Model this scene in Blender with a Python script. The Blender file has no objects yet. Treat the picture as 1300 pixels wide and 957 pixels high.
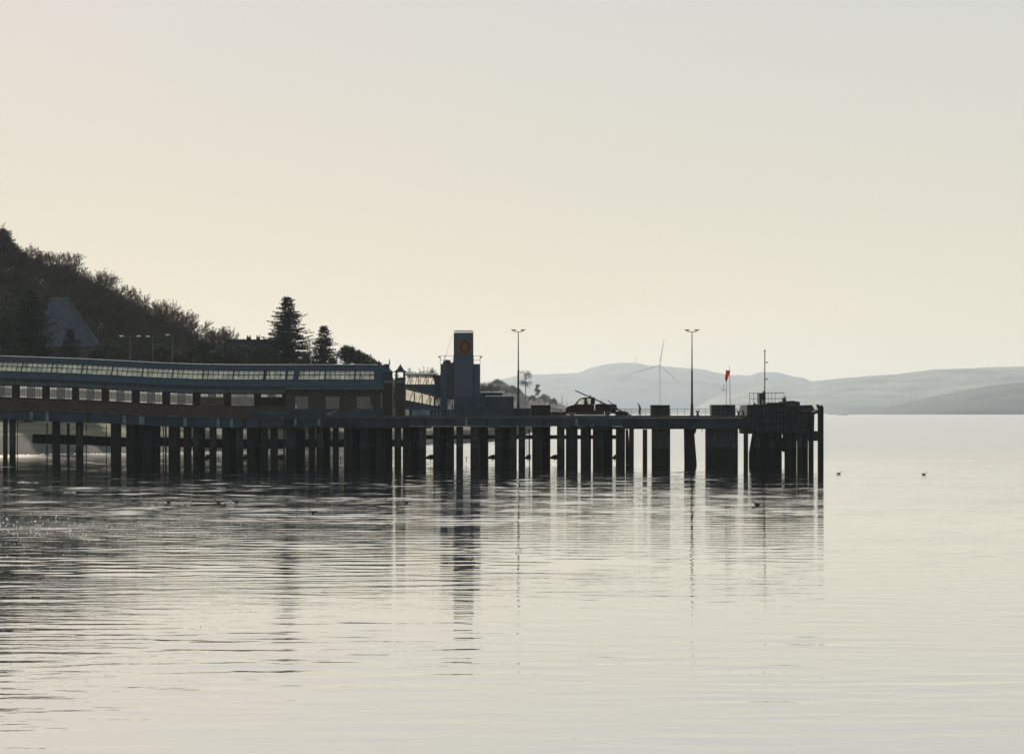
import bpy, bmesh, math, random
import numpy as np
from mathutils import Vector, noise
random.seed(7)
rng = np.random.default_rng(7)
R = math.radians
sc = bpy.context.scene
C = sc.collection
F, CX, HY, H = 2700.0, 650.0, 523.5, 7.5
def wx(px, D): return (px-CX)*D/F
def wz(py, D): return H+(HY-py)*D/F
def lerp(a, b, t): return a+(b-a)*t
def interp(x, pts):
    xs = [p[0] for p in pts]; ys = [p[1] for p in pts]
    return float(np.interp(x, xs, ys))

# ------------------------------------------------------------------ materials
def mat(name, col, rough=.8, metal=0., var=.25, scale=1.2, col2=None, bump=0., spec=.4):
    m = bpy.data.materials.new(name); m.use_nodes = True
    nt = m.node_tree; N = nt.nodes; L = nt.links
    b = N['Principled BSDF']
    b.inputs['Roughness'].default_value = rough; b.inputs['Metallic'].default_value = metal
    b.inputs['Specular IOR Level'].default_value = spec
    tc = N.new('ShaderNodeTexCoord'); nz = N.new('ShaderNodeTexNoise')
    nz.inputs['Scale'].default_value = scale; nz.inputs['Detail'].default_value = 5; nz.inputs['Roughness'].default_value = .65
    L.new(tc.outputs['Object'], nz.inputs['Vector'])
    rp = N.new('ShaderNodeValToRGB')
    c2 = col2 or tuple(c*(1-var) for c in col)
    c1 = col if col2 else tuple(min(1, c*(1+var)) for c in col)
    rp.color_ramp.elements[0].color = (*c2, 1); rp.color_ramp.elements[0].position = .35
    rp.color_ramp.elements[1].color = (*c1, 1); rp.color_ramp.elements[1].position = .65
    L.new(nz.outputs['Fac'], rp.inputs['Fac']); L.new(rp.outputs['Color'], b.inputs['Base Color'])
    if bump:
        bp = N.new('ShaderNodeBump'); bp.inputs['Strength'].default_value = bump; bp.inputs['Distance'].default_value = .05
        L.new(nz.outputs['Fac'], bp.inputs['Height']); L.new(bp.outputs['Normal'], b.inputs['Normal'])
    return m
M = {}
M['timber'] = mat('tarred_timber', (.017, .018, .020), .9, bump=.5, scale=2.5, var=.4, spec=.15)
M['weed'] = mat('weedy_timber', (.012, .014, .012), .8, bump=.5, scale=3, var=.4, spec=.15)
M['concrete'] = mat('weathered_concrete', (.05, .052, .052), .9, scale=.5, var=.25, spec=.1)
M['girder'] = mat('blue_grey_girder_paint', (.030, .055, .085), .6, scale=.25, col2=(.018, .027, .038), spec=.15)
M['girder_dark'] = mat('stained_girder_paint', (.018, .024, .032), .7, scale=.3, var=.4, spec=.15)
M['plate'] = mat('pale_girder_plate', (0.08, 0.128, 0.16), .6, scale=.8, var=.3)
M['steel'] = mat('galvanised_steel', (0.096, 0.102, 0.108), .5, .3, scale=3)
M['black_steel'] = mat('dark_steel', (0.021, 0.0224, 0.0252), .6, scale=2)
M['roof_blue'] = mat('blue_slate_roof', (.019, .036, .056), .55, scale=1.5, var=.25, spec=.15)
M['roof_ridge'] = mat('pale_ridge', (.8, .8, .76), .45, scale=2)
M['fascia'] = mat('grey_blue_fascia_board', (.07, .092, .11), .7, scale=.6, var=.15, spec=.2)
M['gutter'] = mat('black_gutter', (.015, .016, .018), .5)
M['brick'] = mat('brown_brick', (.050, .041, .035), .9, scale=3, var=.3, spec=.15)
M['brick_dark'] = mat('dark_brick', (.019, .016, .015), .9, scale=3, var=.3, spec=.15)
M['timber_wall'] = mat('brown_stained_boards', (0.0525, 0.0406, 0.0294), .8, scale=2, var=.3)
M['red_wall'] = mat('dark_red_boards', (.022, .015, .014), .8, scale=2, var=.3)
M['frame'] = mat('grey_window_paint', (0.08, 0.096, 0.12), .6, scale=3, var=.1)
M['frame_dark'] = mat('dark_window_paint', (.02, .025, .035), .6, scale=3, var=.1)
M['tower'] = mat('blue_grey_cladding', (.056, .074, .105), .6, scale=.15, var=.08, spec=.15)
M['tower2'] = mat('slate_blue_cladding', (.045, .062, .085), .6, scale=.3, var=.15, spec=.15)
M['white'] = mat('white_paint', (.8, .8, .78), .5, scale=2, var=.06)
M['orange'] = mat('amber_sign_paint', (.115, .055, .014), .6, scale=4, var=.25)
M['dark_slate'] = mat('black_matt_slates', (.014, .015, .018), .95, scale=1, spec=.05)  # even near-black slates with hardly any sheen
M['signred'] = mat('dark_red_sign_paint', (.045, .010, .007), .6, scale=4, var=.3)
M['container'] = mat('dark_blue_corrugated_paint', (0.018, 0.033, 0.054), .6, scale=.8, var=.3)
M['truck_red'] = mat('dark_red_vehicle_paint', (.022, .006, .006), .55, scale=2, var=.2, spec=.15)
M['tyre'] = mat('tyre_rubber', (.02, .02, .02), .9)
M['truck_dark'] = mat('dark_chassis', (.014, .014, .016), .7)
M['skin'] = mat('skin', (.35, .2, .14), .6, var=.05)
M['cloth_purple'] = mat('purple_jacket', (.07, .045, .10), .9, var=.2, scale=8)
M['cloth_dark'] = mat('dark_work_clothes', (.03, .032, .035), .9, var=.2, scale=8)
M['hair'] = mat('dark_hair', (.02, .015, .012), .8)
M['orange_cloth'] = mat('orange_windsock_fabric', (.75, .07, .02), .8, scale=6, var=.1)
M['bark'] = mat('bare_bark', (0.05525, 0.0455, 0.03575), .95, scale=2, var=.3)
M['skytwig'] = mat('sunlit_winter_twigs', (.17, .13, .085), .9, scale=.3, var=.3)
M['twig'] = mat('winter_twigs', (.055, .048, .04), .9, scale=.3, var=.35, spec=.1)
M['needle'] = mat('spruce_needles', (0.0168, 0.024, 0.0132), .85, scale=.5, var=.4)
M['leaf'] = mat('evergreen_leaves', (0.018, 0.027, 0.012), .8, scale=.6, var=.4)
M['slate_far'] = mat('grey_slates', (.046, .060, .082), .9, scale=.7, var=.2, spec=.08)
M['wall_far'] = mat('rendered_wall', (0.05, 0.05, 0.05), .9, scale=.6, var=.2)
M['gull'] = mat('white_plumage', (.75, .75, .73), .7, scale=8, var=.1)
M['duck'] = mat('dark_plumage', (.03, .03, .03), .7, scale=8, var=.3)
M['hull'] = mat('white_hull_paint', (.8, .8, .8), .4, var=.05)
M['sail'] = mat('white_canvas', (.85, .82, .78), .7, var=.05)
M['lens'] = mat('lamp_lens', (.6, .6, .58), .25, spec=.8)

def weathered_piles():
    """weedy tide band low on the piles, paler weather-worn timber above, every pile a little different"""
    nt = M['timber'].node_tree; N = nt.nodes; L = nt.links; b = N['Principled BSDF']; old = b.inputs['Base Color'].links[0].from_socket
    oi = N.new('ShaderNodeObjectInfo'); mr = N.new('ShaderNodeMapRange'); mr.inputs['To Min'].default_value = .5; mr.inputs['To Max'].default_value = 1.9; L.new(oi.outputs['Random'], mr.inputs['Value'])
    g = N.new('ShaderNodeNewGeometry'); sp = N.new('ShaderNodeSeparateXYZ'); L.new(g.outputs['Position'], sp.inputs[0])
    mp = N.new('ShaderNodeMapping'); mp.inputs['Scale'].default_value = (4, 4, .35); L.new(g.outputs['Position'], mp.inputs['Vector'])
    nz = N.new('ShaderNodeTexNoise'); nz.inputs['Scale'].default_value = 1; nz.inputs['Detail'].default_value = 4; L.new(mp.outputs[0], nz.inputs['Vector'])
    ad = N.new('ShaderNodeMath'); ad.operation = 'MULTIPLY_ADD'; L.new(nz.outputs['Fac'], ad.inputs[0]); ad.inputs[1].default_value = -2.2; L.new(sp.outputs['Z'], ad.inputs[2])
    t = N.new('ShaderNodeMapRange'); t.inputs['From Min'].default_value = 1.0; t.inputs['From Max'].default_value = 1.7; L.new(ad.outputs[0], t.inputs['Value'])
    sc_ = N.new('ShaderNodeVectorMath'); sc_.operation = 'SCALE'; L.new(old, sc_.inputs[0]); L.new(mr.outputs[0], sc_.inputs['Scale'])
    st = N.new('ShaderNodeMapRange'); st.inputs['From Min'].default_value = .3; st.inputs['From Max'].default_value = .7; st.inputs['To Min'].default_value = .6; st.inputs['To Max'].default_value = 1.5; L.new(nz.outputs['Fac'], st.inputs['Value'])
    s2 = N.new('ShaderNodeVectorMath'); s2.operation = 'SCALE'; L.new(sc_.outputs[0], s2.inputs[0]); L.new(st.outputs[0], s2.inputs['Scale'])
    mx = N.new('ShaderNodeMix'); mx.data_type = 'RGBA'; L.new(t.outputs[0], mx.inputs['Factor']); mx.inputs['A'].default_value = (.008, .010, .006, 1); L.new(s2.outputs[0], mx.inputs['B']); L.new(mx.outputs['Result'], b.inputs['Base Color'])
weathered_piles()

def glassy(name, tint, trans=.5, rough=.1, gloss=.12, scale=1.5, var=.25):
    m = bpy.data.materials.new(name); m.use_nodes = True
    nt = m.node_tree; N = nt.nodes; L = nt.links; N.clear()
    o = N.new('ShaderNodeOutputMaterial')
    t = N.new('ShaderNodeBsdfTranslucent'); tr = N.new('ShaderNodeBsdfTransparent'); g = N.new('ShaderNodeBsdfGlossy')
    tc = N.new('ShaderNodeTexCoord'); nz = N.new('ShaderNodeTexNoise'); nz.inputs['Scale'].default_value = scale
    rp = N.new('ShaderNodeValToRGB'); L.new(tc.outputs['Object'], nz.inputs['Vector']); L.new(nz.outputs['Fac'], rp.inputs['Fac'])
    rp.color_ramp.elements[0].position = .35; rp.color_ramp.elements[1].position = .65
    rp.color_ramp.elements[0].color = (*[c*(1-var) for c in tint], 1); rp.color_ramp.elements[1].color = (*tint, 1)
    L.new(rp.outputs['Color'], t.inputs['Color']); tr.inputs['Color'].default_value = (*tint, 1)
    g.inputs['Roughness'].default_value = rough
    a = N.new('ShaderNodeMixShader'); a.inputs[0].default_value = trans
    L.new(tr.outputs[0], a.inputs[1]); L.new(t.outputs[0], a.inputs[2])
    b = N.new('ShaderNodeMixShader'); b.inputs[0].default_value = gloss
    L.new(a.outputs[0], b.inputs[1]); L.new(g.outputs[0], b.inputs[2]); L.new(b.outputs[0], o.inputs['Surface'])
    return m
M['skyglass'] = glassy('pale_green_wired_glass', (.86, .99, .92), .72, .15, .06, .9, .5)
M['clear'] = glassy('clear_glass', (.9, .92, .9), .12, .03, .07)
M['window'] = glassy('dusty_window_glass', (.74, .82, .88), .55, .1, .14)
M['window_dim'] = glassy('dim_window_glass', (.30, .34, .38), .7, .1, .10)
M['window_b'] = glassy('duller_window_glass', (.5, .56, .6), .6, .1, .14)
M['blind'] = glassy('linen_blind', (.8, .78, .72), .97, .5, .02)
M['blue_glass'] = glassy('blue_tinted_glass', (.15, .29, .38), .6, .1, .06)
M['ramp_glass'] = glassy('smoky_ramp_glass', (.62, .61, .53), .75, .15, .05)
M['milk_glass'] = glassy('milky_gangway_glass', (.97, .95, .90), .6, .2, .03, var=.08)

# ------------------------------------------------------------------ mesh builder
class MB:
    def __init__(s): s.v = []; s.f = []
    def add(s, vs, fs):
        n = len(s.v); s.v += [tuple(v) for v in vs]; s.f += [tuple(n+i for i in f) for f in fs]; return s
    def box(s, x0, x1, y0, y1, z0, z1):
        if x0 > x1: x0, x1 = x1, x0
        if z0 > z1: z0, z1 = z1, z0
        return s.add([(x0,y0,z0),(x1,y0,z0),(x1,y1,z0),(x0,y1,z0),(x0,y0,z1),(x1,y0,z1),(x1,y1,z1),(x0,y1,z1)],
              [(0,3,2,1),(4,5,6,7),(0,1,5,4),(1,2,6,5),(2,3,7,6),(3,0,4,7)])
    def pbox(s, px0, px1, py0, py1, D, dep):      # a box whose front face stands D metres off
        return s.box(wx(px0,D), wx(px1,D), D, D+dep, wz(py1,D), wz(py0,D))
    def prism(s, poly, y0, y1):                   # poly of (x,z), extruded in y
        n = len(poly)
        a = sum(poly[i][0]*poly[(i+1)%n][1]-poly[(i+1)%n][0]*poly[i][1] for i in range(n))
        if a < 0: poly = poly[::-1]
        vs = [(x,y0,z) for x,z in poly]+[(x,y1,z) for x,z in poly]
        fs = [tuple(range(n)), tuple(range(2*n-1, n-1, -1))]+[(i, i+n, (i+1)%n+n, (i+1)%n) for i in range(n)]
        return s.add(vs, fs)
    def pprism(s, poly, D, dep): return s.prism([(wx(a,D), wz(b,D)) for a,b in poly], D, D+dep)
    def tube(s, a, b, r0, r1=None, n=8, caps=True):
        r1 = r0 if r1 is None else r1
        a = Vector(a); b = Vector(b); d = (b-a).normalized()
        u = d.cross(Vector((0,0,1)) if abs(d.z) < .9 else Vector((0,1,0))).normalized(); w = d.cross(u)
        vs = []
        for p, r in ((a,r0),(b,r1)):
            for k in range(n):
                t = 2*math.pi*k/n; vs.append(p+(u*math.cos(t)+w*math.sin(t))*r)
        fs = [(k, (k+1)%n, (k+1)%n+n, k+n) for k in range(n)]
        if caps: fs += [tuple(range(n-1,-1,-1)), tuple(range(n,2*n))]
        return s.add(vs, fs)
    def ball(s, c, rx, ry, rz, nu=10, nv=6):
        vs = []; fs = []
        vs.append((c[0],c[1],c[2]+rz))
        for j in range(1, nv):
            t = math.pi*j/nv
            for i in range(nu):
                p = 2*math.pi*i/nu
                vs.append((c[0]+rx*math.sin(t)*math.cos(p), c[1]+ry*math.sin(t)*math.sin(p), c[2]+rz*math.cos(t)))
        vs.append((c[0],c[1],c[2]-rz))
        for i in range(nu): fs.append((0, 1+i, 1+(i+1)%nu))
        for j in range(nv-2):
            for i in range(nu):
                a = 1+j*nu+i; b = 1+j*nu+(i+1)%nu; fs.append((a, a+nu, b+nu, b))
        e = len(vs)-1; o = 1+(nv-2)*nu
        for i in range(nu): fs.append((o+(i+1)%nu, o+i, e))
        return s.add(vs, fs)
    def build(s, name, m, parent=None, smooth=False):
        me = bpy.data.meshes.new(name); me.from_pydata(s.v, [], s.f); me.update()
        me.materials.append(M[m] if isinstance(m, str) else m)
        o = bpy.data.objects.new(name, me); C.objects.link(o)
        if smooth: me.shade_smooth()
        if parent:
            o.parent = parent
            par = Vector(root_loc(parent))
            me.transform(__import__('mathutils').Matrix.Translation(-par))
        return o
def root_loc(o):
    l = Vector((0,0,0))
    while o: l += o.location; o = o.parent
    return l
def tag(o, label, cat, group=None):
    o['label'] = label; o['category'] = cat
    if group: o['group'] = group
    return o
def thing(name, label, cat, loc=(0,0,0), group=None):
    o = bpy.data.objects.new(name, None); C.objects.link(o); o.location = loc; o.empty_display_size = .3
    return tag(o, label, cat, group)
def kind(o, k): o['kind'] = k; return o
def copy_tree(o, parent=None):
    c = o.copy(); C.objects.link(c); c.parent = parent
    for ch in list(o.children): copy_tree(ch, c)
    return c
def arrays(name, V, Fq, m, parent=None):
    """one mesh from numpy vertex array and index array (n,3 or n,4)"""
    me = bpy.data.meshes.new(name); V = np.asarray(V, dtype=np.float32); Fq = np.asarray(Fq, dtype=np.int32)
    k = Fq.shape[1]
    me.vertices.add(len(V)); me.vertices.foreach_set('co', V.ravel())
    me.loops.add(Fq.size); me.loops.foreach_set('vertex_index', Fq.ravel())
    me.polygons.add(len(Fq)); me.polygons.foreach_set('loop_start', np.arange(0, Fq.size, k, dtype=np.int32))
    me.update(calc_edges=True); me.validate()
    for mm in (m if isinstance(m, list) else [m]): me.materials.append(M[mm])
    o = bpy.data.objects.new(name, me); C.objects.link(o)
    if parent: o.parent = parent
    return o

# ------------------------------------------------------------------ camera
cam = bpy.data.cameras.new('camera'); co = bpy.data.objects.new('camera', cam); C.objects.link(co)
cam.sensor_width = 36; cam.lens = F/1300*36; cam.shift_y = (HY-478.5)/1300
cam.clip_start = .5; cam.clip_end = 60000
co.location = (0,0,H); co.rotation_euler = (R(90),0,0); sc.camera = co

# ------------------------------------------------------------------ light and sky
SUN_AZ, SUN_EL = R(-17), R(17)
sd = Vector((math.sin(SUN_AZ)*math.cos(SUN_EL), math.cos(SUN_AZ)*math.cos(SUN_EL), math.sin(SUN_EL)))
sl = bpy.data.lights.new('sun', 'SUN'); sl.energy = 3.8; sl.angle = R(.55); sl.color = (1, .86, .68)
so = bpy.data.objects.new('sun', sl); C.objects.link(so); so.rotation_euler = (-sd).to_track_quat('-Z', 'Y').to_euler()
w = bpy.data.worlds.new('World'); sc.world = w; w.use_nodes = True
nt = w.node_tree; bg = nt.nodes['Background']; sky = nt.nodes.new('ShaderNodeTexSky')
sky.sky_type = 'NISHITA'; sky.sun_disc = False; sky.sun_elevation = SUN_EL; sky.sun_rotation = SUN_AZ
sky.altitude = 0; sky.air_density = 1.0; sky.dust_density = 0.1; sky.ozone_density = 1.0
# colour grade that evens the sky out: each channel of the Sky Texture is softened by a power
GAMMA = (.22, .16, .12); GAIN = (.797, .712, .608)
sep = nt.nodes.new('ShaderNodeSeparateColor'); cmb = nt.nodes.new('ShaderNodeCombineColor'); nt.links.new(sky.outputs[0], sep.inputs[0])
for i in range(3):
    m1 = nt.nodes.new('ShaderNodeMath'); m1.operation = 'MULTIPLY'; m1.inputs[1].default_value = .1
    m2 = nt.nodes.new('ShaderNodeMath'); m2.operation = 'POWER'; m2.inputs[1].default_value = GAMMA[i]
    m3 = nt.nodes.new('ShaderNodeMath'); m3.operation = 'MULTIPLY'; m3.inputs[1].default_value = GAIN[i]*10
    nt.links.new(sep.outputs[i], m1.inputs[0]); nt.links.new(m1.outputs[0], m2.inputs[0]); nt.links.new(m2.outputs[0], m3.inputs[0]); nt.links.new(m3.outputs[0], cmb.inputs[i])
# the low sky is a little creamier than the high sky, all round the horizon
gt = nt.nodes.new('ShaderNodeTexCoord'); gs = nt.nodes.new('ShaderNodeSeparateXYZ'); nt.links.new(gt.outputs['Generated'], gs.inputs[0])
gr = nt.nodes.new('ShaderNodeMapRange'); gr.inputs['From Min'].default_value = 0; gr.inputs['From Max'].default_value = .2; gr.inputs['To Min'].default_value = .85; gr.inputs['To Max'].default_value = 1.07
nt.links.new(gs.outputs['Z'], gr.inputs['Value'])
m4 = nt.nodes.new('ShaderNodeMath'); m4.operation = 'MULTIPLY'; nt.links.new(m3.outputs[0], m4.inputs[0]); nt.links.new(gr.outputs[0], m4.inputs[1]); nt.links.new(m4.outputs[0], cmb.inputs[2])
nt.links.new(cmb.outputs[0], bg.inputs['Color'])
bg.inputs['Strength'].default_value = .1
sc.view_settings.view_transform = 'Standard'; sc.view_settings.look = 'None'
sc.view_settings.exposure = 0; sc.view_settings.gamma = 1
sc.cycles.use_denoising = True
sc.cycles.max_bounces = 8; sc.cycles.transparent_max_bounces = 16; sc.cycles.volume_bounces = 1
sc.cycles.sample_clamp_indirect = 4; sc.cycles.caustics_reflective = False; sc.cycles.caustics_refractive = False

# haze
def haze():
    b = MB().box(-9000, 9000, -60, 22500, -14, 470).build('haze', 'steel'); kind(b, 'stuff')
    b['label'] = 'pale haze over the firth'
    m = bpy.data.materials.new('haze'); m.use_nodes = True; N = m.node_tree.nodes; N.clear()
    o = N.new('ShaderNodeOutputMaterial'); v = N.new('ShaderNodeVolumePrincipled')
    v.inputs['Color'].default_value = (.77, .875, 1.0, 1); v.inputs['Density'].default_value = 4.4e-5
    v.inputs['Anisotropy'].default_value = .25
    m.node_tree.links.new(v.outputs[0], o.inputs['Volume'])
    b.data.materials.clear(); b.data.materials.append(m)
    b.display_type = 'WIRE'
haze()

# ------------------------------------------------------------------ water
CHOP = (.7, .8); WIOR = 2.0; WMIX = .78
WR = (.02, .05, .24)
WB = (.0, .024, .007); SEA_SLOPE = .035
g_ = np.random.default_rng(5); NW = 90
LAM = np.exp(g_.uniform(np.log(.58), np.log(3.4), NW)); TH = g_.normal(.03, .30, NW); PH = g_.uniform(0, 6.283, NW)
SLP = LAM**-.25; SLP *= SEA_SLOPE/np.sqrt((SLP**2).sum()/2)
PATCH = [(math.exp(g_.uniform(math.log(7), math.log(80))), g_.normal(0, .5), g_.uniform(0, 6.283)) for _ in range(18)]
def sea_height(XX, YY):
    XX = np.asarray(XX, dtype=float); YY = np.asarray(YY, dtype=float); Z = np.zeros_like(XX)
    for l_, t_, p_, s_ in zip(LAM, TH, PH, SLP):
        k_ = 2*np.pi/l_; Z += (s_/k_)*np.sin(k_*(math.sin(t_)*XX+math.cos(t_)*YY)+p_+.8*np.sin(XX*.11+YY*.07+p_*3))
    P = np.zeros_like(XX)
    for l_, t_, p_ in PATCH: P += np.sin(2*np.pi/l_*(math.sin(t_)*XX+math.cos(t_)*YY)+p_)
    P = 1+.38*P/3.
    sm = lambda v, a_, b_: (lambda u: u*u*(3-2*u))(np.clip((v-a_)/(b_-a_), 0, 1))
    lee_ = 1-.42*sm(XX, -5, 45); near_ = .47+.53*sm(YY, 75, 215)
    return Z*np.clip(P, .3, 1.8)*lee_*near_*sm(YY, 44, 52)*(1-sm(YY, 370, 400))*(1-sm(np.abs(XX), 98, 111))
def sea_z(x, y): return float(sea_height(np.array([x]), np.array([y]))[0])
def water():
    m = bpy.data.materials.new('sea_water'); m.use_nodes = True
    nt = m.node_tree; N = nt.nodes; L = nt.links; b = N['Principled BSDF']
    b.inputs['Base Color'].default_value = (.012, .02, .022, 1); b.inputs['Roughness'].default_value = .03
    b.inputs['IOR'].default_value = WIOR; b.inputs['Specular IOR Level'].default_value = .5
    tc = N.new('ShaderNodeTexCoord')
    def nz(sx, sy, rot, det, dist=0, w=0):
        mp = N.new('ShaderNodeMapping'); mp.inputs['Scale'].default_value = (sx, sy, 1); mp.inputs['Rotation'].default_value = (0,0,R(rot))
        n = N.new('ShaderNodeTexNoise'); n.inputs['Scale'].default_value = 1; n.inputs['Detail'].default_value = det; n.inputs['Roughness'].default_value = .5
        n.inputs['Distortion'].default_value = dist
        L.new(tc.outputs['Object'], mp.inputs['Vector']); L.new(mp.outputs[0], n.inputs['Vector']); return n
    def bump(n, dist, prev, strength=1.):
        bp = N.new('ShaderNodeBump'); bp.inputs['Strength'].default_value = 1; bp.inputs['Distance'].default_value = dist
        L.new(n.outputs['Fac'], bp.inputs['Height'])
        if prev: L.new(prev.outputs[0], bp.inputs['Normal'])
        return bp
    a = bump(nz(.085, .30, 4, 3, .3), WB[0], None)         # long low swell
    c = bump(nz(.36, 1.3, -3, 3, .4), WB[1], a)         # ripples
    d = bump(nz(1.6, 4.0, 3, 2), WB[2], c)           # fine capillary ripple
    gl = N.new('ShaderNodeBsdfGlossy'); gl.distribution = 'MULTI_GGX'; gl.inputs['Color'].default_value = (.97,.97,.96,1); L.new(d.outputs[0], gl.inputs['Normal'])
    mxs = N.new('ShaderNodeMixShader'); mxs.inputs[0].default_value = WMIX; L.new(b.outputs[0], mxs.inputs[1]); L.new(gl.outputs[0], mxs.inputs[2])
    L.new(mxs.outputs[0], N['Material Output'].inputs['Surface'])
    # breeze: ripples stand higher in the lee of the shore and in long drifting patches
    sp = N.new('ShaderNodeSeparateXYZ'); L.new(tc.outputs['Object'], sp.inputs[0])
    mr = N.new('ShaderNodeMapRange'); mr.inputs['From Min'].default_value = 10; mr.inputs['From Max'].default_value = 60; mr.inputs['To Min'].default_value = 1.0; mr.inputs['To Max'].default_value = .5
    L.new(sp.outputs['X'], mr.inputs['Value'])
    pt = nz(.012, .075, 5, 5); pr = N.new('ShaderNodeMapRange'); pr.inputs['From Min'].default_value = .38; pr.inputs['From Max'].default_value = .62; pr.inputs['To Min'].default_value = .35; pr.inputs['To Max'].default_value = 1.25
    L.new(pt.outputs['Fac'], pr.inputs['Value'])
    mu = N.new('ShaderNodeMath'); mu.operation = 'MULTIPLY'; L.new(mr.outputs[0], mu.inputs[0]); L.new(pr.outputs[0], mu.inputs[1])
    dist = N.new('ShaderNodeMapRange'); dist.inputs['From Min'].default_value = 85; dist.inputs['From Max'].default_value = 220; dist.inputs['To Min'].default_value = .6; dist.inputs['To Max'].default_value = 1.2; dist.interpolation_type = 'SMOOTHSTEP'
    L.new(sp.outputs['Y'], dist.inputs['Value'])
    mu0 = mu; mu = N.new('ShaderNodeMath'); mu.operation = 'MULTIPLY'; L.new(mu0.outputs[0], mu.inputs[0]); L.new(dist.outputs[0], mu.inputs[1])
    L.new(mu.outputs[0], a.inputs['Strength'])
    # choppy patches where a gust or current roughens the surface and it catches the sun
    gp = nz(.05, .045, 8, 4, w=2)
    def ramp(sock, lo, hi, a0=0., a1=1.):
        q = N.new('ShaderNodeMapRange'); q.interpolation_type = 'SMOOTHSTEP'
        for k_, v_ in (('From Min', lo), ('From Max', hi), ('To Min', a0), ('To Max', a1)): q.inputs[k_].default_value = v_
        L.new(sock, q.inputs['Value']); return q.outputs[0]
    def mul(p, q, op='MULTIPLY'):
        m_ = N.new('ShaderNodeMath'); m_.operation = op; L.new(p, m_.inputs[0])
        if isinstance(q, (int, float)): m_.inputs[1].default_value = q
        else: L.new(q, m_.inputs[1])
        return m_.outputs[0]
    band = mul(ramp(sp.outputs['Y'], 122, 134), ramp(sp.outputs['Y'], 142, 156, 1, 0))
    near = mul(ramp(sp.outputs['Y'], 70, 60, 0, 0) if False else ramp(sp.outputs['Y'], 110, 80), .35)
    lee = ramp(sp.outputs['X'], 2, -26)
    lee2 = ramp(sp.outputs['X'], -4, -14)
    chop = mul(mul(mul(band, lee), mul(near, lee2), 'ADD'), ramp(gp.outputs['Fac'], .42, .6))
    st_c = mul(mu.outputs[0], mul(chop, CHOP[0]), 'ADD'); st_d = mul(mu.outputs[0], mul(chop, CHOP[1]), 'ADD')
    L.new(d.outputs[0], b.inputs['Normal'])
    L.new(st_c, c.inputs['Strength']); L.new(st_d, d.inputs['Strength'])
    # far out the ripples are finer than the eye resolves: their slopes become gloss
    rr_ = N.new('ShaderNodeMapRange'); rr_.inputs['From Min'].default_value = 60; rr_.inputs['From Max'].default_value = 330; rr_.inputs['To Min'].default_value = WR[0]; rr_.inputs['To Max'].default_value = WR[1]
    L.new(sp.outputs['Y'], rr_.inputs['Value'])
    r2 = N.new('ShaderNodeMapRange'); r2.inputs['From Min'].default_value = 310; r2.inputs['From Max'].default_value = 440; r2.inputs['To Min'].default_value = 0; r2.inputs['To Max'].default_value = WR[2]-WR[1]
    L.new(sp.outputs['Y'], r2.inputs['Value'])
    ad = N.new('ShaderNodeMath'); ad.operation = 'ADD'; L.new(rr_.outputs[0], ad.inputs[0]); L.new(r2.outputs[0], ad.inputs[1]); L.new(ad.outputs[0], b.inputs['Roughness']); L.new(ad.outputs[0], gl.inputs['Roughness'])
    # the sheet of the sea: real low ripples, crests roughly along the pier, out to 400 m; flat beyond
    X = np.concatenate([[-8900,-3000,-800,-250], np.arange(-112, 112.1, .45), [250,800,3000,8900]])
    Y = np.concatenate([[-50,10,36], np.arange(44, 130, .20), np.arange(130, 402, .27), [450,700,2000,7000,22400]])
    XX, YY = np.meshgrid(X, Y); Z = sea_height(XX, YY)
    V = np.stack([XX.ravel(), YY.ravel(), Z.ravel()], 1); nx_, ny_ = len(X), len(Y)
    I = np.arange(ny_*nx_).reshape(ny_, nx_); Fq = np.stack([I[:-1,:-1].ravel(), I[:-1,1:].ravel(), I[1:,1:].ravel(), I[1:,:-1].ravel()], 1)
    M['sea'] = m; o = arrays('sea_water', V, Fq, 'sea'); o.data.shade_smooth()
    kind(o, 'structure'); print('sea verts', len(V))
water()
kind(MB().add([(-8900,-50,-13),(8900,-50,-13),(8900,22400,-13),(-8900,22400,-13)], [(0,1,2,3)]).build('seabed', mat('seabed', (.05,.05,.045))), 'structure')

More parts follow.
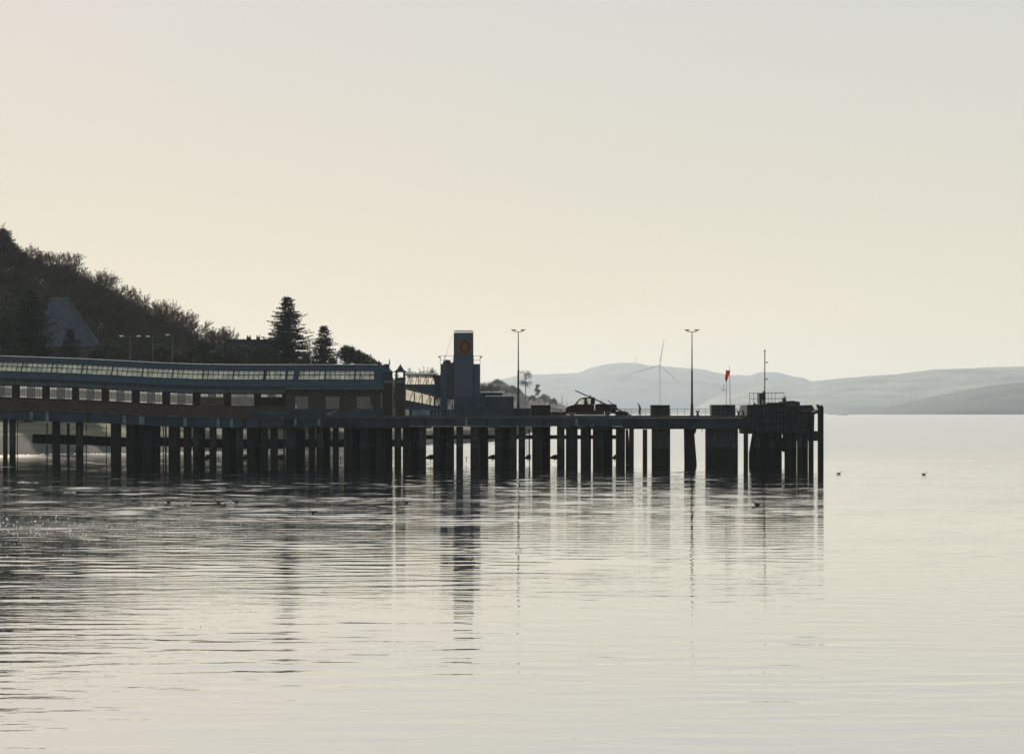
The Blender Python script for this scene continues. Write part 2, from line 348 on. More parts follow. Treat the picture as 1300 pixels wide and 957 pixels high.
def wavelets():
    """small steep wavelets standing on the swell near the shore side: they glint in the sun"""
    m = bpy.data.materials.new('wavelet_water'); m.use_nodes = True; N = m.node_tree.nodes; bs = N['Principled BSDF']
    bs.inputs['Base Color'].default_value = (.6,.6,.6,1); bs.inputs['Metallic'].default_value = .8; bs.inputs['Roughness'].default_value = .30
    r_ = random.Random(8); V = []; Fc = []
    def cap(x, y, rx, ry, h):
        z0 = sea_z(x, y)+.02; k = len(V); V.append((x, y, z0+h)); n = 8
        for j, (f, z) in enumerate(((.5, .78), (1., -.15))):
            for i in range(n): t = 2*math.pi*i/n; V.append((x+rx*f*math.cos(t), y+ry*f*math.sin(t), z0+(h*z if z > 0 else -.03)))
        for i in range(n): Fc.append((k, k+1+i, k+1+(i+1)%n)); Fc.append((k+1+i, k+1+n+i, k+1+n+(i+1)%n, k+1+(i+1)%n))
    def put(px, py, s=1.):
        D = H*F/(py-HY); q = D/F*1.27; w_ = q*r_.uniform(.7, 1.5)*s; cap(wx(px, D), D, w_, w_*r_.uniform(.5,1), w_*r_.uniform(.2,.4))
    for _ in range(230):
        u = r_.random()**1.9; put(u*330-10, r_.gauss(668+10*u, 9-4*u), r_.uniform(.5,1.05)*(1-.4*u))
    for _ in range(90): put(r_.random()**1.7*300-8, r_.gauss(690, 18), r_.uniform(.3,.7))
    for _ in range(60): put(r_.random()**1.4*330-8, r_.uniform(705, 866), r_.uniform(.25,.6))
    for a, b, y, n in ((23,48,612.5,40),(81,96,625,22),(183,240,638,16),(283,302,638.3,18),(395,402,652,7),(0,24,592.5,18)):
        for _ in range(n): put(r_.uniform(a, b), y+r_.gauss(0,.35), r_.uniform(.3,.7))
    me = bpy.data.meshes.new('wavelets'); me.from_pydata(V, [], Fc); me.materials.append(m); me.shade_smooth()
    o = bpy.data.objects.new('wavelets', me); C.objects.link(o); kind(o, 'stuff'); o['label'] = 'scattered small wavelets glinting in the sun'
wavelets()

# ------------------------------------------------------------------ land near the pier (wooded shore)
SHORE = [(-900, 600), (-300, 590), (-60, 579), (20, 577.5), (90, 576.5), (200, 575), (350, 570), (450, 567.5), (541, 565), (588, 563), (620, 561), (656, 558), (672, 549), (700, 541), (745, 531)]
RIDGE = [(-900, 96), (-300, 92), (-100, 74), (0, 58), (60, 50), (120, 43), (180, 33), (240, 25), (300, 17), (360, 13), (430, 9.5), (500, 8), (600, 6.5), (700, 5)]
def shore_d(px): return H*F/(interp(px, SHORE)-HY)
def ridge_z(px): return interp(px, RIDGE)
RD = 700.
def land_z(px, D):
    ds = shore_d(px)
    if D <= ds: return -12*min(1, (ds-D)/60) - .02
    t = D-ds
    z = min(t*.16, 3.4)
    if t > 26: z += min((t-26)*.10, 1.6)
    rz = ridge_z(px)
    db = max(ds+60, 470)
    if D > db:
        u = min(1, (D-db)/max(40, (RD-db))); u = u*u*(3-2*u)
        z = lerp(z, max(z, rz), u)
    if D > RD+150: z = lerp(z, 3, min(1, (D-RD-150)/700))
    x = wx(px, D)
    z += (noise.noise(Vector((x*.03, D*.03, 0)))*1.2+noise.noise(Vector((x*.2, D*.2, 3)))*.25)*min(1, t/60)
    return z
def land():
    cols = list(np.arange(-900, 760, 8.)); Ds = []
    for px in cols:
        ds = shore_d(px); Ds.append([ds-90, ds-30, ds-4]+[ds+k for k in np.linspace(0, 60, 25)]+list(np.linspace(ds+72, max(ds+300, 1700), 40)))
    n = len(Ds[0]); V = []; Fq = []
    for i, px in enumerate(cols):
        for D in Ds[i]: V.append((wx(px, D), D, land_z(px, D)))
    for i in range(len(cols)-1):
        for j in range(n-1): Fq.append((i*n+j, (i+1)*n+j, (i+1)*n+j+1, i*n+j+1))
    m = mat("shore_ground", (.12, .10, .055), .95, scale=.06, col2=(.05, .055, .03))
    nt = m.node_tree; N = nt.nodes; L = nt.links
    g = N.new('ShaderNodeNewGeometry'); sp = N.new('ShaderNodeSeparateXYZ'); L.new(g.outputs['Position'], sp.inputs[0])
    mr = N.new('ShaderNodeMapRange'); mr.inputs['From Min'].default_value = 2.2; mr.inputs['From Max'].default_value = 3.2; L.new(sp.outputs['Z'], mr.inputs['Value'])
    mx = N.new('ShaderNodeMix'); mx.data_type = 'RGBA'
    nz = N.new('ShaderNodeTexNoise'); nz.inputs['Scale'].default_value = .9; nz.inputs['Detail'].default_value = 8
    L.new(g.outputs['Position'], nz.inputs['Vector'])
    rp = N.new('ShaderNodeValToRGB'); rp.color_ramp.elements[0].color = (.03,.028,.026,1); rp.color_ramp.elements[1].color = (.06,.057,.05,1)
    rp.color_ramp.elements[0].position = .35; rp.color_ramp.elements[1].position = .62
    L.new(nz.outputs['Fac'], rp.inputs[0])
    old = N['Principled BSDF'].inputs['Base Color'].links[0].from_socket
    L.new(mr.outputs[0], mx.inputs['Factor']); L.new(rp.outputs[0], mx.inputs['A']); L.new(old, mx.inputs['B']); L.new(mx.outputs['Result'], N['Principled BSDF'].inputs['Base Color'])
    o = MB(); o.v = V; o.f = Fq; ob = o.build('shore_hillside', m, smooth=True); kind(ob, 'structure')
land()

def shore_glint():  # white strips put in for the sun glint at the water's edge
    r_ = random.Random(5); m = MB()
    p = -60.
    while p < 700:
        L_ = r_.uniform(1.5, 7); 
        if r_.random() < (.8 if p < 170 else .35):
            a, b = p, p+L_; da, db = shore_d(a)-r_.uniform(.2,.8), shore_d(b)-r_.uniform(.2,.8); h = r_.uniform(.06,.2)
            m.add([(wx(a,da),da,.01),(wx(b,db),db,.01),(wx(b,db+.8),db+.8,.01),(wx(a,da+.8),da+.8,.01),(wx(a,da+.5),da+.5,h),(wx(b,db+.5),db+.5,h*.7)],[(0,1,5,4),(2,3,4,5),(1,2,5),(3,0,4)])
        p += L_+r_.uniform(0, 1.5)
    o = m.build('shore_glint', 'sail'); kind(o, 'stuff'); o['label'] = 'thin broken white line put in as sun glint along the shingle beach'
shore_glint()

# ------------------------------------------------------------------ distant hills
def hill(name, prof, D0, D1, col, col2, rough_amp=6, seed=0, base=-2, px0=None, px1=None, fields=.0015, step=6, back=None):
    px0 = prof[0][0] if px0 is None else px0; px1 = prof[-1][0] if px1 is None else px1
    cols = np.arange(px0, px1+.1, step); n = 26; nb = 5; V = []; Fq = []
    for px in cols:
        zr = wz(interp(px, prof), D1)
        for j in range(n+nb):
            if j < n:
                t = j/(n-1); D = lerp(D0, D1, t); s = t**.75*(1.15-.15*t)
            else:
                t = 1; D = D1+(j-n+1)*(back or (D1-D0)*.25); s = 1-.18*(j-n+1)
            x = wx(px, D)
            k = 6.0/(D1-D0+1)
            nn = noise.noise(Vector((x*k, D*k, seed)))+.5*noise.noise(Vector((x*k*2.7, D*k*2.7, seed+5)))+.25*noise.noise(Vector((x*k*7, D*k*7, seed+9)))
            fade = math.sin(math.pi*min(1, t))*1.0 if j < n else 0
            z = lerp(base, zr, s)+rough_amp*nn*fade
            if j == n-1: z += rough_amp*.12*noise.noise(Vector((x*k*12, 0, seed)))
            V.append((x, D, z))
    q = n+nb
    for i in range(len(cols)-1):
        for j in range(q-1): Fq.append((i*q+j, (i+1)*q+j, (i+1)*q+j+1, i*q+j+1))
    m = mat(name+'_ground', col, .95, scale=fields, col2=col2)
    o = MB(); o.v = V; o.f = Fq; ob = o.build(name, m, smooth=True); kind(ob, 'structure'); return ob
A = [(300,500),(500,492),(600,487),(640,481),(660,476),(695,475),(734,473.3),(750,467),(767,462.5),(791,460.4),(811,461),(822,463.7),(844,465),(866,467),(892,468.5),(903,471.5),(918,474.4),(927,477.2),(935,475.7),(952,477.2),(958,474),(967,472.2),(985,472.3),(999,475.5),(1010,478.5),(1020,479.5),(1030,484),(1060,492),(1100,500),(1250,510)]
hill('far_hills', A, 16400, 18400, (.06,.07,.045), (.035,.045,.03), 25, 3)
B = [(840,524),(865,523),(880,519),(905,505),(930,495.5),(952,489),(975,484.5),(985,484.6),(1015,486.5),(1023,485),(1060,481),(1100,477.5),(1140,475),(1185,469),(1230,467.5),(1260,466),(1300,465),(1400,466),(1550,474),(1750,480)]
hill('island_hills', B, 11000, 13000, (.24,.25,.17), (.05,.06,.045), 22, 11, fields=.003)
Cc = [(1050,526),(1085,525),(1100,522),(1125,516.5),(1150,511),(1180,504),(1230,494),(1260,489),(1300,485.5),(1400,480),(1600,476),(1800,478)]
hill('wooded_promontory', Cc, 7700, 8500, (.04,.045,.03), (.025,.03,.02), 9, 21, fields=.01)
Dh = [(300,486),(450,482),(560,481),(600,484),(612,487),(622,486),(631,483.5),(640,484.5),(646,489),(660,493),(666,501),(678,504.5),(696,505),(702,507.5),(711,512),(720,516),(745,520.5),(765,525),(775,527)]
hill('headland', Dh, 2180, 2380, (.11,.10,.09), (.07,.065,.06), 3, 31, fields=.03, step=3, back=150)

# ------------------------------------------------------------------ trees
def bare_tree(h, spread, seed, levels=5, first=.3, twigw=.05, ntw=6, lean=0.):
    """returns (branchV, branchF, twigV, twigF): tapered limbs and fine winter twigs"""
    rr = random.Random(seed); bv = []; bf = []; tv = []; tf = []
    def seg(a, b, r0, r1, n):
        m = MB(); m.tube(a, b, r0, r1, n, caps=False); k = len(bv); bv.extend(m.v); bf.extend([tuple(i+k for i in f) for f in m.f])
    def twig(a, d, L):
        for _ in range(ntw):
            dd = (d+Vector((rr.gauss(0,.55), rr.gauss(0,.55), rr.gauss(.15,.45)))).normalized(); l = L*rr.uniform(.5, 1.2)
            s = dd.cross(Vector((rr.random()-.5, rr.random()-.5, rr.random()-.5))).normalized()*twigw*rr.uniform(.6,1.1)
            k = len(tv); o = a+d*rr.random()*L*.3; tip = o+dd*l
            mid = o+dd*l*.5+Vector((0,0,l*.06)); s2 = dd.cross(s)
            tv.extend([o-s, o+s, mid+s*.8, mid-s*.8, tip+s*.25, tip-s*.25, o-s2, o+s2, mid+s2*.7, mid-s2*.7])
            tf.extend([(k,k+1,k+2,k+3),(k+3,k+2,k+4,k+5),(k+6,k+7,k+8,k+9)])
    def grow(p, d, L, r, lv):
        nseg = 3 if lv < 2 else 2
        for s in range(nseg):
            nd = (d+Vector((rr.gauss(0,.13), rr.gauss(0,.13), .06))).normalized()
            q = p+nd*L/nseg; r2 = r*(.86 if lv else .9)
            seg(p, q, r, r2, 6 if lv < 2 else (4 if lv < 3 else 3)); p, d, r = q, nd, r2
            if lv >= levels-2: twig(p, d, L*.55)
            if lv > 0 or s == nseg-1:
                kids = (3 if lv < levels-2 else 2) if s == nseg-1 else 1
                if lv < levels-1:
                    for k in range(kids):
                        ax = d.orthogonal().normalized(); ax.rotate(__import__('mathutils').Quaternion(d, rr.uniform(0, 6.28)))
                        ang = rr.uniform(.3, .75)*spread
                        cd = (d*math.cos(ang)+ax*math.sin(ang)); cd.z += .12; cd.normalize()
                        grow(p, cd, L*rr.uniform(.62, .82), r*rr.uniform(.55,.75), lv+1)
    trunk = MB(); top = Vector((lean*h*first, 0, h*first)); trunk.tube((0,0,-.8), top, h*.028, h*.02, 8)
    for k in range(4):
        a = k*1.6+rr.random(); dd = Vector((math.cos(a)*.55*spread, math.sin(a)*.55*spread, 1)).normalized()
        grow(top-Vector((0,0,.1*h*k*.3)), dd, h*.27, h*.014, 1)
    return trunk, bv, bf, tv, tf
def mesh_of(name, V, Fs, mats, mi=None):
    me = bpy.data.meshes.new(name); me.from_pydata([tuple(v) for v in V], [], Fs)
    for m in mats: me.materials.append(M[m])
    if mi is not None: me.polygons.foreach_set('material_index', mi)
    me.update(); return me
def bare_tree_thing(h, spread, seed, **kw):
    trunk, bv, bf, tv, tf = bare_tree(h, spread, seed, **kw)
    root = bpy.data.objects.new('bare_tree', None); C.objects.link(root)
    trunk.build('trunk', 'bark', root)
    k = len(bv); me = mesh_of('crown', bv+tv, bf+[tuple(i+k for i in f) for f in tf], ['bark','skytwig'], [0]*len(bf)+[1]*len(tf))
    c = bpy.data.objects.new('crown', me); C.objects.link(c); c.parent = root
    return root
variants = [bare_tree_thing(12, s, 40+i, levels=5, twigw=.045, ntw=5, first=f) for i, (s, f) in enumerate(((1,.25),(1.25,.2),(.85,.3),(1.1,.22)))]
used = [False]*len(variants)
def put_tree(i, px, D, ytop, label, width=1., group='bare winter trees along the wooded skyline'):
    """stands on the ground; ytop: height of its crown"""
    o = variants[i] if not used[i] else copy_tree(variants[i]); used[i] = True
    zg = land_z(px, D); zt = wz(ytop, D); s = max(.45, (zt-zg)/12.2)
    o.location = (wx(px, D), D, zg); o.scale = (s*width, s*width, s); o.rotation_euler = (0,0,random.uniform(0,6.28))
    tag(o, label, 'tree', group)
sky_trees = [ # px, D, ytop, width, label
 (5, 690, 283, 1.1, 'highest bare tree on the hill crest at the very edge of the view'),
 (34, 690, 303, 1.0, 'bare tree on the crest one step below the highest one'),
 (52, 700, 318, .9, 'small bare tree in the first dip of the wooded crest'),
 (74, 690, 313, 1.3, 'broad rounded bare tree above the grey roofed house'),
 (94, 700, 328, 1.0, 'bare tree sloping off the broad rounded one'),
 (118, 690, 332, 1.2, 'pale sunlit bare tree with feathery twigs standing clear on the crest'),
 (131, 700, 343, .8, 'slim bare tree against the lower side of the pale feathery one'),
 (152, 690, 354, 1.2, 'dark rounded bare tree in the middle of the descending crest'),
 (168, 700, 366, .9, 'thin open bare tree just downhill of the dark rounded one'),
 (188, 690, 370, 1.2, 'wide bare tree with sky showing through its fork'),
 (206, 700, 379, .9, 'narrow bare tree above the far street lamps'),
 (220, 690, 386, 1.1, 'bare tree with glinting outer twigs above the twin lamps'),
 (243, 690, 393, 1.2, 'dense rounded bare tree low on the crest'),
 (262, 700, 404, 1.1, 'small dense bare tree next below the rounded low one'),
 (282, 690, 413, 1.1, 'low spreading bare tree above the chimneyed roof'),
 (300, 700, 420, 1.0, 'last faint bare tree before the tall spruce'),
]
for k, (px, D, yt, wd, lb) in enumerate(sky_trees): put_tree(k % 4, px, D, yt, lb, wd)

# the wood itself: a dark mass of many bare trees on the slope
def woodland():
    VV = []; FF = []; MI = []; off = 0
    vs = []
    for i in range(4):
        trunk, bv, bf, tv, tf = bare_tree(12, 1.15, 90+i, levels=4, twigw=.085, ntw=7, first=.2)
        V = np.array([tuple(v) for v in trunk.v+bv+tv], dtype=np.float32)
        fs = [f for f in trunk.f if len(f) == 4]+[tuple(j+len(trunk.v) for j in f) for f in bf]+[tuple(j+len(trunk.v)+len(bv) for j in f) for f in tf]
        mi = np.array([0]*(len(fs)-len(tf))+[1]*len(tf)); vs.append((V, np.array(fs, dtype=np.int32), mi))
    rr = random.Random(3); spots = []
    for D in np.arange(500, 880, 15.):
        for px in np.arange(-420, 500, 16*600/D):
            p = px+rr.uniform(-7, 7); d = D+rr.uniform(-7, 7)
            if 35 < p < 140 and 505 < d < 560: continue
            if p > 260 and d < 560: continue
            spots.append((p, d))
    for p, d in spots:
        zg = land_z(p, d)
        if zg < 3.5: continue
        cap = wz(interp(p, SKY)+6, d)-zg
        h = min(rr.uniform(9.5, 12.5), cap*rr.uniform(.82, .97))
        if h < 2.5: continue
        V, f, mi = vs[rr.randrange(4)]; s = h/12.2; a = rr.uniform(0, 6.28); c, si = math.cos(a), math.sin(a)
        W = V*s*np.array([1.15,1.15,1], dtype=np.float32); W = np.stack([W[:,0]*c-W[:,1]*si, W[:,0]*si+W[:,1]*c, W[:,2]], 1)+np.array([wx(p,d), d, zg], dtype=np.float32)
        VV.append(W); FF.append(f+off); MI.append(mi); off += len(W)
    o = arrays('woodland', np.concatenate(VV), np.concatenate(FF), ['bark','twig'])
    mi = np.concatenate(MI)
    if len(mi) == len(o.data.polygons): o.data.polygons.foreach_set('material_index', mi.astype(np.int32))
    kind(o, 'stuff'); o['label'] = 'dense leafless wood covering the dark hillside'
    print('woodland trees', len(VV), 'faces', len(o.data.polygons))
SKY = [(-500,60),(-300,130),(-100,235),(0,287),(30,305),(52,320),(74,316),(94,332),(118,338),(152,358),(188,376),(220,390),(243,396),(262,408),(282,417),(300,424),(330,430),(345,436),(430,440),(480,462),(520,468)]
woodland()

def spruce(h, wdt, seed, label, px, D, zb=None, name='spruce_tree', cat='conifer', group=None, first=.1, dens=1.0):
    rr = random.Random(seed); zb = land_z(px, D) if zb is None else zb
    root = thing(name, label, cat, (wx(px, D), D, zb), group)
    t = MB().tube((0,0,-.5), (0,0,h*.97), h*.016, .03, 8); 
    t.v = [(a+root.location.x, b+root.location.y, c+root.location.z) for a,b,c in t.v]; t.build('trunk', 'bark', root)
    V = []; Fc = []
    z = h*first
    def tuft(p, d, s):
        for _ in range(3):
            dd = (d+Vector((rr.gauss(0,.5), rr.gauss(0,.5), rr.gauss(-.1,.35)))).normalized(); sd_ = dd.cross(Vector((rr.gauss(0,1), rr.gauss(0,1), rr.gauss(0,1)))).normalized()
            l = s*rr.uniform(.7,1.3); wv = s*rr.uniform(.16,.3); k = len(V)
            V.extend([p, p+dd*l*.5+sd_*wv, p+dd*l, p+dd*l*.5-sd_*wv]); Fc.append((k,k+1,k+2,k+3))
    while z < h*.99:
        f = (z-h*first)/(h*(1-first)); L = wdt*.5*(1-f)**.72*rr.uniform(.62,1.18)+.3
        nb = int((9+4*(1-f))*dens)
        for k in range(nb):
            a = rr.uniform(0, 6.283); l = L*rr.uniform(.5,1.1)*(1.3 if rr.random() < .15 else 1); droop = rr.uniform(-.35, .0)-.12*(1-f)
            d = Vector((math.cos(a), math.sin(a), droop)).normalized()
            n = max(3, int(l/.28))
            kk = len(V); side = Vector((-math.sin(a), math.cos(a), 0))*.03
            V.extend([Vector((0,0,z))-side, Vector((0,0,z))+side, Vector((0,0,z))+d*l*.9+side, Vector((0,0,z))+d*l*.9-side]); Fc.append((kk,kk+1,kk+2,kk+3))
            for j in range(n):
                u = (j+.6)/n; p = Vector((0,0,z))+d*l*u; p.z += .22*l*u*u
                lat = side.normalized()*(1 if rr.random()<.5 else -1)
                tuft(p, (d+lat*rr.uniform(0,.9)).normalized(), .42+.3*(1-f)*(1-u*.5))
        z += rr.uniform(.12,.52)*(1.15-f*.55)
    me = mesh_of('crown', V, Fc, ['needle']); c = bpy.data.objects.new('crown', me); C.objects.link(c); c.parent = root
    return root
def spruce_at(px, D, ytop, wpx, seed, label, **kw):
    zb = land_z(px, D); spruce(wz(ytop, D)-zb, wpx*1.5*D/F, seed, label, px, D, **kw)
spruce_at(365, 475, 376, 78, 1, 'tall dark spruce with ragged drooping boughs rising above the long pier roof', dens=1.1)
spruce_at(411, 480, 413, 52, 2, 'smaller pointed spruce beside the tall ragged one')
spruce_at(38, 455, 366, 96, 3, 'large dark spruce standing in front of the steep grey roof')
spruce_at(8, 470, 398, 58, 4, 'dark spruce at the edge of the view, uphill of the steep grey roof')
spruce_at(89, 460, 417, 40, 5, 'short spruce before the lower corner of the steep grey roof')
spruce_at(4, 655, 290, 46, 6, 'narrow black spruce among bare trees high on the hill')

def bush(px, D, ytop, wpx, seed, label, name='evergreen_bush', cat='bush', yb=None, group='evergreen bushes behind the pier roof', m='leaf', zb=None):
    rr = random.Random(seed); zb = land_z(px, D) if zb is None else zb; h = wz(ytop, D)-zb; wd = wpx*D/F
    root = thing(name, label, cat, (wx(px, D), D, zb), group)
    t = MB()
    for k in range(5):
        a = rr.uniform(0, 6.28); t.tube((0,0,-.3), (math.cos(a)*wd*.25, math.sin(a)*wd*.25, h*.7), h*.02, h*.006, 5, caps=False)
    t.v = [(a+root.location.x, b+root.location.y, c+root.location.z) for a,b,c in t.v]; t.build('trunk', 'bark', root)
    cl = []
    for _ in range(34):
        bx_, by_ = rr.uniform(-.5,.5)*wd, rr.uniform(-.5,.5)*wd; r = wd*rr.uniform(.12,.2)
        topz = h-r-wd*.55*(2*abs(bx_)/wd)**2*.6; cl.append((bx_, by_, topz-rr.random()**1.5*min(h*.6, wd*.9), r))
    V = []; Fc = []
    for cx, cy, cz, r in cl:
        for _ in range(150):
            d = Vector((rr.gauss(0,1), rr.gauss(0,1), rr.gauss(0,1))).normalized(); p = Vector((cx,cy,cz))+d*r*rr.uniform(.5,1.12)*(1.3 if rr.random() < .12 else 1)
            if p.z > h: p.z = h-rr.random()*.3
            u = d.orthogonal().normalized(); v = d.cross(u); s = rr.uniform(.14,.3); k = len(V)
            u = (u+d*rr.gauss(0,.6)); V.extend([p-u*s, p-v*s*.6, p+u*s, p+v*s*.6]); Fc.append((k,k+1,k+2,k+3))
    me = mesh_of('crown', V, Fc, [m]); c = bpy.data.objects.new('crown', me); C.objects.link(c); c.parent = root
bush(441, 470, 438, 38, 1, 'rounded evergreen bush just beside the smaller spruce')
bush(459, 472, 447, 34, 2, 'mid height evergreen bush stepping down behind the pier roof')
bush(392, 465, 447, 36, 3, 'evergreen bush filling the gap between the two spruces')
bush(477, 474, 456, 30, 4, 'lowest evergreen bush at the end of the pier roof ridge')
bush(334, 470, 436, 46, 5, 'evergreen bush at the foot of the tall spruce')
bush(296, 478, 432, 50, 6, 'evergreen bush below the chimneyed roof')
bush(262, 480, 430, 40, 7, 'large evergreen bush below the last bare trees')
bush(205, 480, 436, 40, 8, 'dark evergreen bush behind the twin street lamp')
bush(140, 480, 430, 44, 9, 'dark evergreen bush beside the lower corner of the grey roof')
bush(235, 470, 441, 34, 10, 'low dark bush between two larger bushes behind the glazed roof')
# small misty trees behind the gangway and tower, at the far end of the bay
far = [(524, 900, 468, 'misty bare tree seen beyond the turret and gangway roof'), (541, 900, 474, 'low misty bare tree above the middle of the gangway roof'),
       (551, 900, 466, 'misty bare tree against the flank of the lift tower'), (616, 900, 479, 'misty bare tree just beyond the lift tower'),
       (566, 900, 470, 'misty bare tree hidden mostly by the lift tower'), (604, 900, 480, 'misty bare tree half behind the lift tower edge')]
for k, (px, D, yt, lb) in enumerate(far): put_tree(k % 4, px, D, yt, lb, 1.1, 'misty bare trees beyond the gangway')

# trees on the misty headland
def headland_z(px): return wz(interp(px, Dh), 2380)*.86-1
def scots_pine(px, D, ytop, wpx, seed, label):
    rr = random.Random(seed); zb = headland_z(px)-2; h = wz(ytop, D)-zb; wd = wpx*D/F
    root = thing('scots_pine', label, 'pine tree', (wx(px,D), D, zb), 'pines on the misty headland')
    t = MB().tube((0,0,-1), (.4,0,h*.9), h*.02, h*.008, 7)
    br = []
    for k in range(16):
        z = h*rr.uniform(.45,.97); a = rr.uniform(0,6.28); l = wd*.5*rr.uniform(.5,1)*(1.1-abs(z/h-.72)*1.6)
        e = Vector((math.cos(a)*l, math.sin(a)*l, z+l*.25)); t.tube((.3,0,z), e, h*.006, h*.003, 4, caps=False); br.append((e, l))
    t.v = [(a+root.location.x, b+root.location.y, c+root.location.z) for a,b,c in t.v]; t.build('trunk', 'bark', root)
    V = []; Fc = []
    for e, l in br:
        for _ in range(110):
            p = e+Vector((rr.gauss(0,.24)*wd*.6, rr.gauss(0,.24)*wd*.6, rr.gauss(0,.035)*h)); s = rr.uniform(.3,.6); k = len(V)
            u = Vector((rr.gauss(0,1), rr.gauss(0,1), rr.gauss(0,.4))).normalized(); v = u.cross(Vector((rr.gauss(0,1), rr.gauss(0,1), rr.gauss(0,1)))).normalized()
            V.extend([p-u*s, p-v*s*.5, p+u*s, p+v*s*.5]); Fc.append((k,k+1,k+2,k+3))
    me = mesh_of('crown', V, Fc, ['needle']); c = bpy.data.objects.new('crown', me); C.objects.link(c); c.parent = root
scots_pine(667, 2285, 470, 15, 1, 'tall flat-topped pine standing clear on the misty headland')
scots_pine(682, 2285, 489, 6, 2, 'small thin pine next to the tall flat-topped one on the headland')
for k, (px, yt, wp, lb) in enumerate([(632,480,16,'rounded tree clump forming the highest bump of the misty headland'), (621,486,14,'low tree clump beside the highest bump of the headland'),
        (649,488,14,'tree clump on the headland behind the lamp post'), (691,499,14,'rounded tree clump low on the headland slope'), (655,492,10,'small tree clump in front of the tall headland pine'), (676,501,10,'scrubby clump at the foot of the thin pine'), (702,505,9,'last tree clump before the headland drops to the sea')]):
    bush(px, 2290, yt, wp, 50+k, lb, name='tree_clump', cat='tree', group='tree clumps on the misty headland', zb=headland_z(px)-3)

# ------------------------------------------------------------------ houses behind the pier
def slope_house():
    D = 520; root = thing('hillside_house', 'house with a very steep grey slate roof among dark spruces', 'house', (wx(85,D), D, land_z(85,D)))
    X = lambda p: wx(p, D); Z = lambda p: wz(p, D)
    # walls
    MB().box(X(46), X(116), D+.6, D+11, land_z(85,D)-2, Z(438)).build('wall', 'wall_far', root)
    r = MB(); y0 = D; ym = D+6
    r.add([(X(40),y0,Z(440)),(X(119),y0,Z(440)),(X(80),ym,Z(382)+.9),(X(57),ym,Z(382)+.9),(X(57),ym+.01,Z(382)+.2),(X(80),ym+.01,Z(382)+.2),(X(40),D+12,Z(440)),(X(119),D+12,Z(440))],
          [(0,1,2,3),(7,6,3,2),(1,7,2),(6,0,3)]); r.build('roof', 'slate_far', root)
    b = MB().tube((X(81),ym-.1,Z(382)+.95),(X(120.5),y0-.15,Z(440)-.05),.22,.22,4); b.build('verge_board', 'wall_far', root)
    b = MB()
    b.add([(X(84.5),ym+1,Z(393)),(X(91),ym+1,Z(393)),(X(124),y0+1,Z(438)),(X(118),y0+1,Z(438)),(X(84.5),ym+1.4,Z(393)),(X(91),ym+1.4,Z(393)),(X(124),y0+1.4,Z(438)),(X(118),y0+1.4,Z(438))],
          [(0,3,2,1),(4,5,6,7),(0,1,5,4),(1,2,6,5),(2,3,7,6),(3,0,4,7)]); b.build('lower_roof', 'slate_far', root)
    MB().box(X(57), X(80), ym-.2, ym+.2, Z(382)+.8, Z(382)+1.1).build('ridge', 'steel', root)
slope_house()
def chimney_house():
    D = 500; root = thing('terrace_house', 'long dark house with chimney pots showing above the glazed pier roof', 'house', (wx(315,D), D, land_z(315,D)))
    X = lambda p: wx(p, D); Z = lambda p: wz(p, D); g = land_z(315,D)-2
    MB().box(X(283), X(348), D+.4, D+8, g, Z(441)).build('wall', 'dark_slate', root)
    r = MB(); r.add([(X(281),D,Z(442)),(X(350),D,Z(442)),(X(350),D+8.5,Z(442)),(X(281),D+8.5,Z(442)),(X(281),D+4.2,Z(430.5)+.1),(X(350),D+4.2,Z(430.5)+.1)],
          [(0,1,5,4),(2,3,4,5),(1,2,5),(3,0,4),(0,3,2,1)]); rf = r.build('roof', 'dark_slate', root)
    for px, wd in ((313,5),(325,4)):
        c = MB().box(X(px-wd/2), X(px+wd/2), D+3.7, D+4.9, Z(434), Z(427)).build('chimney', 'brick_dark', root)
        for q in (-.3, .3): MB().tube((X(px)+q, D+4.3, Z(427)), (X(px)+q, D+4.3, Z(424.8)), .14, .12, 8).build('chimney_pot', 'brick_dark', c)
chimney_house()

def street_lamp(px, D, ytop, label, double=True, arm=1.4, ybase=None, m='steel', group=None, zb=None):
    x = wx(px, D); zt = wz(ytop, D); zb = land_z(px, D) if zb is None else zb
    root = thing('street_lamp', label, 'street lamp', (x, D, zb), group)
    MB().tube((x,D,zb), (x,D,zt-.3), .12, .06, 8).build('pole', m, root)
    sides = (-1, 1) if double else (-1,)
    MB().tube((x-arm*.5 if double else x-arm*.6,D,zt-.28), (x+(arm*.5 if double else .05),D,zt-.28), .05, .05, 6).build('arm', m, root)
    for s in sides:
        c = x+s*arm*.75
        h = MB(); h.prism([(c-.42,zt-.22),(c-.30,zt-.05),(c+.30,zt-.05),(c+.42,zt-.22),(c+.3,zt-.30),(c-.3,zt-.30)], D-.2, D+.2)
        l = h.build('lamp_head', 'white', root)
    return root
street_lamp(165, 425, 425.5, 'twin headed street lamp with bright glinting heads behind the long glazed roof', arm=2.3)
street_lamp(194, 440, 425.8, 'single headed street lamp with a bright head next to the twin one', False)
street_lamp(163, 600, 445.5, 'short lamp whose bright head shows below the twin headed lamp', False, zb=land_z(163,600))
street_lamp(219, 455, 424, 'faint street lamp farther along, under the low bare trees', False)
def car_roof(px, D, y, label):
    pass

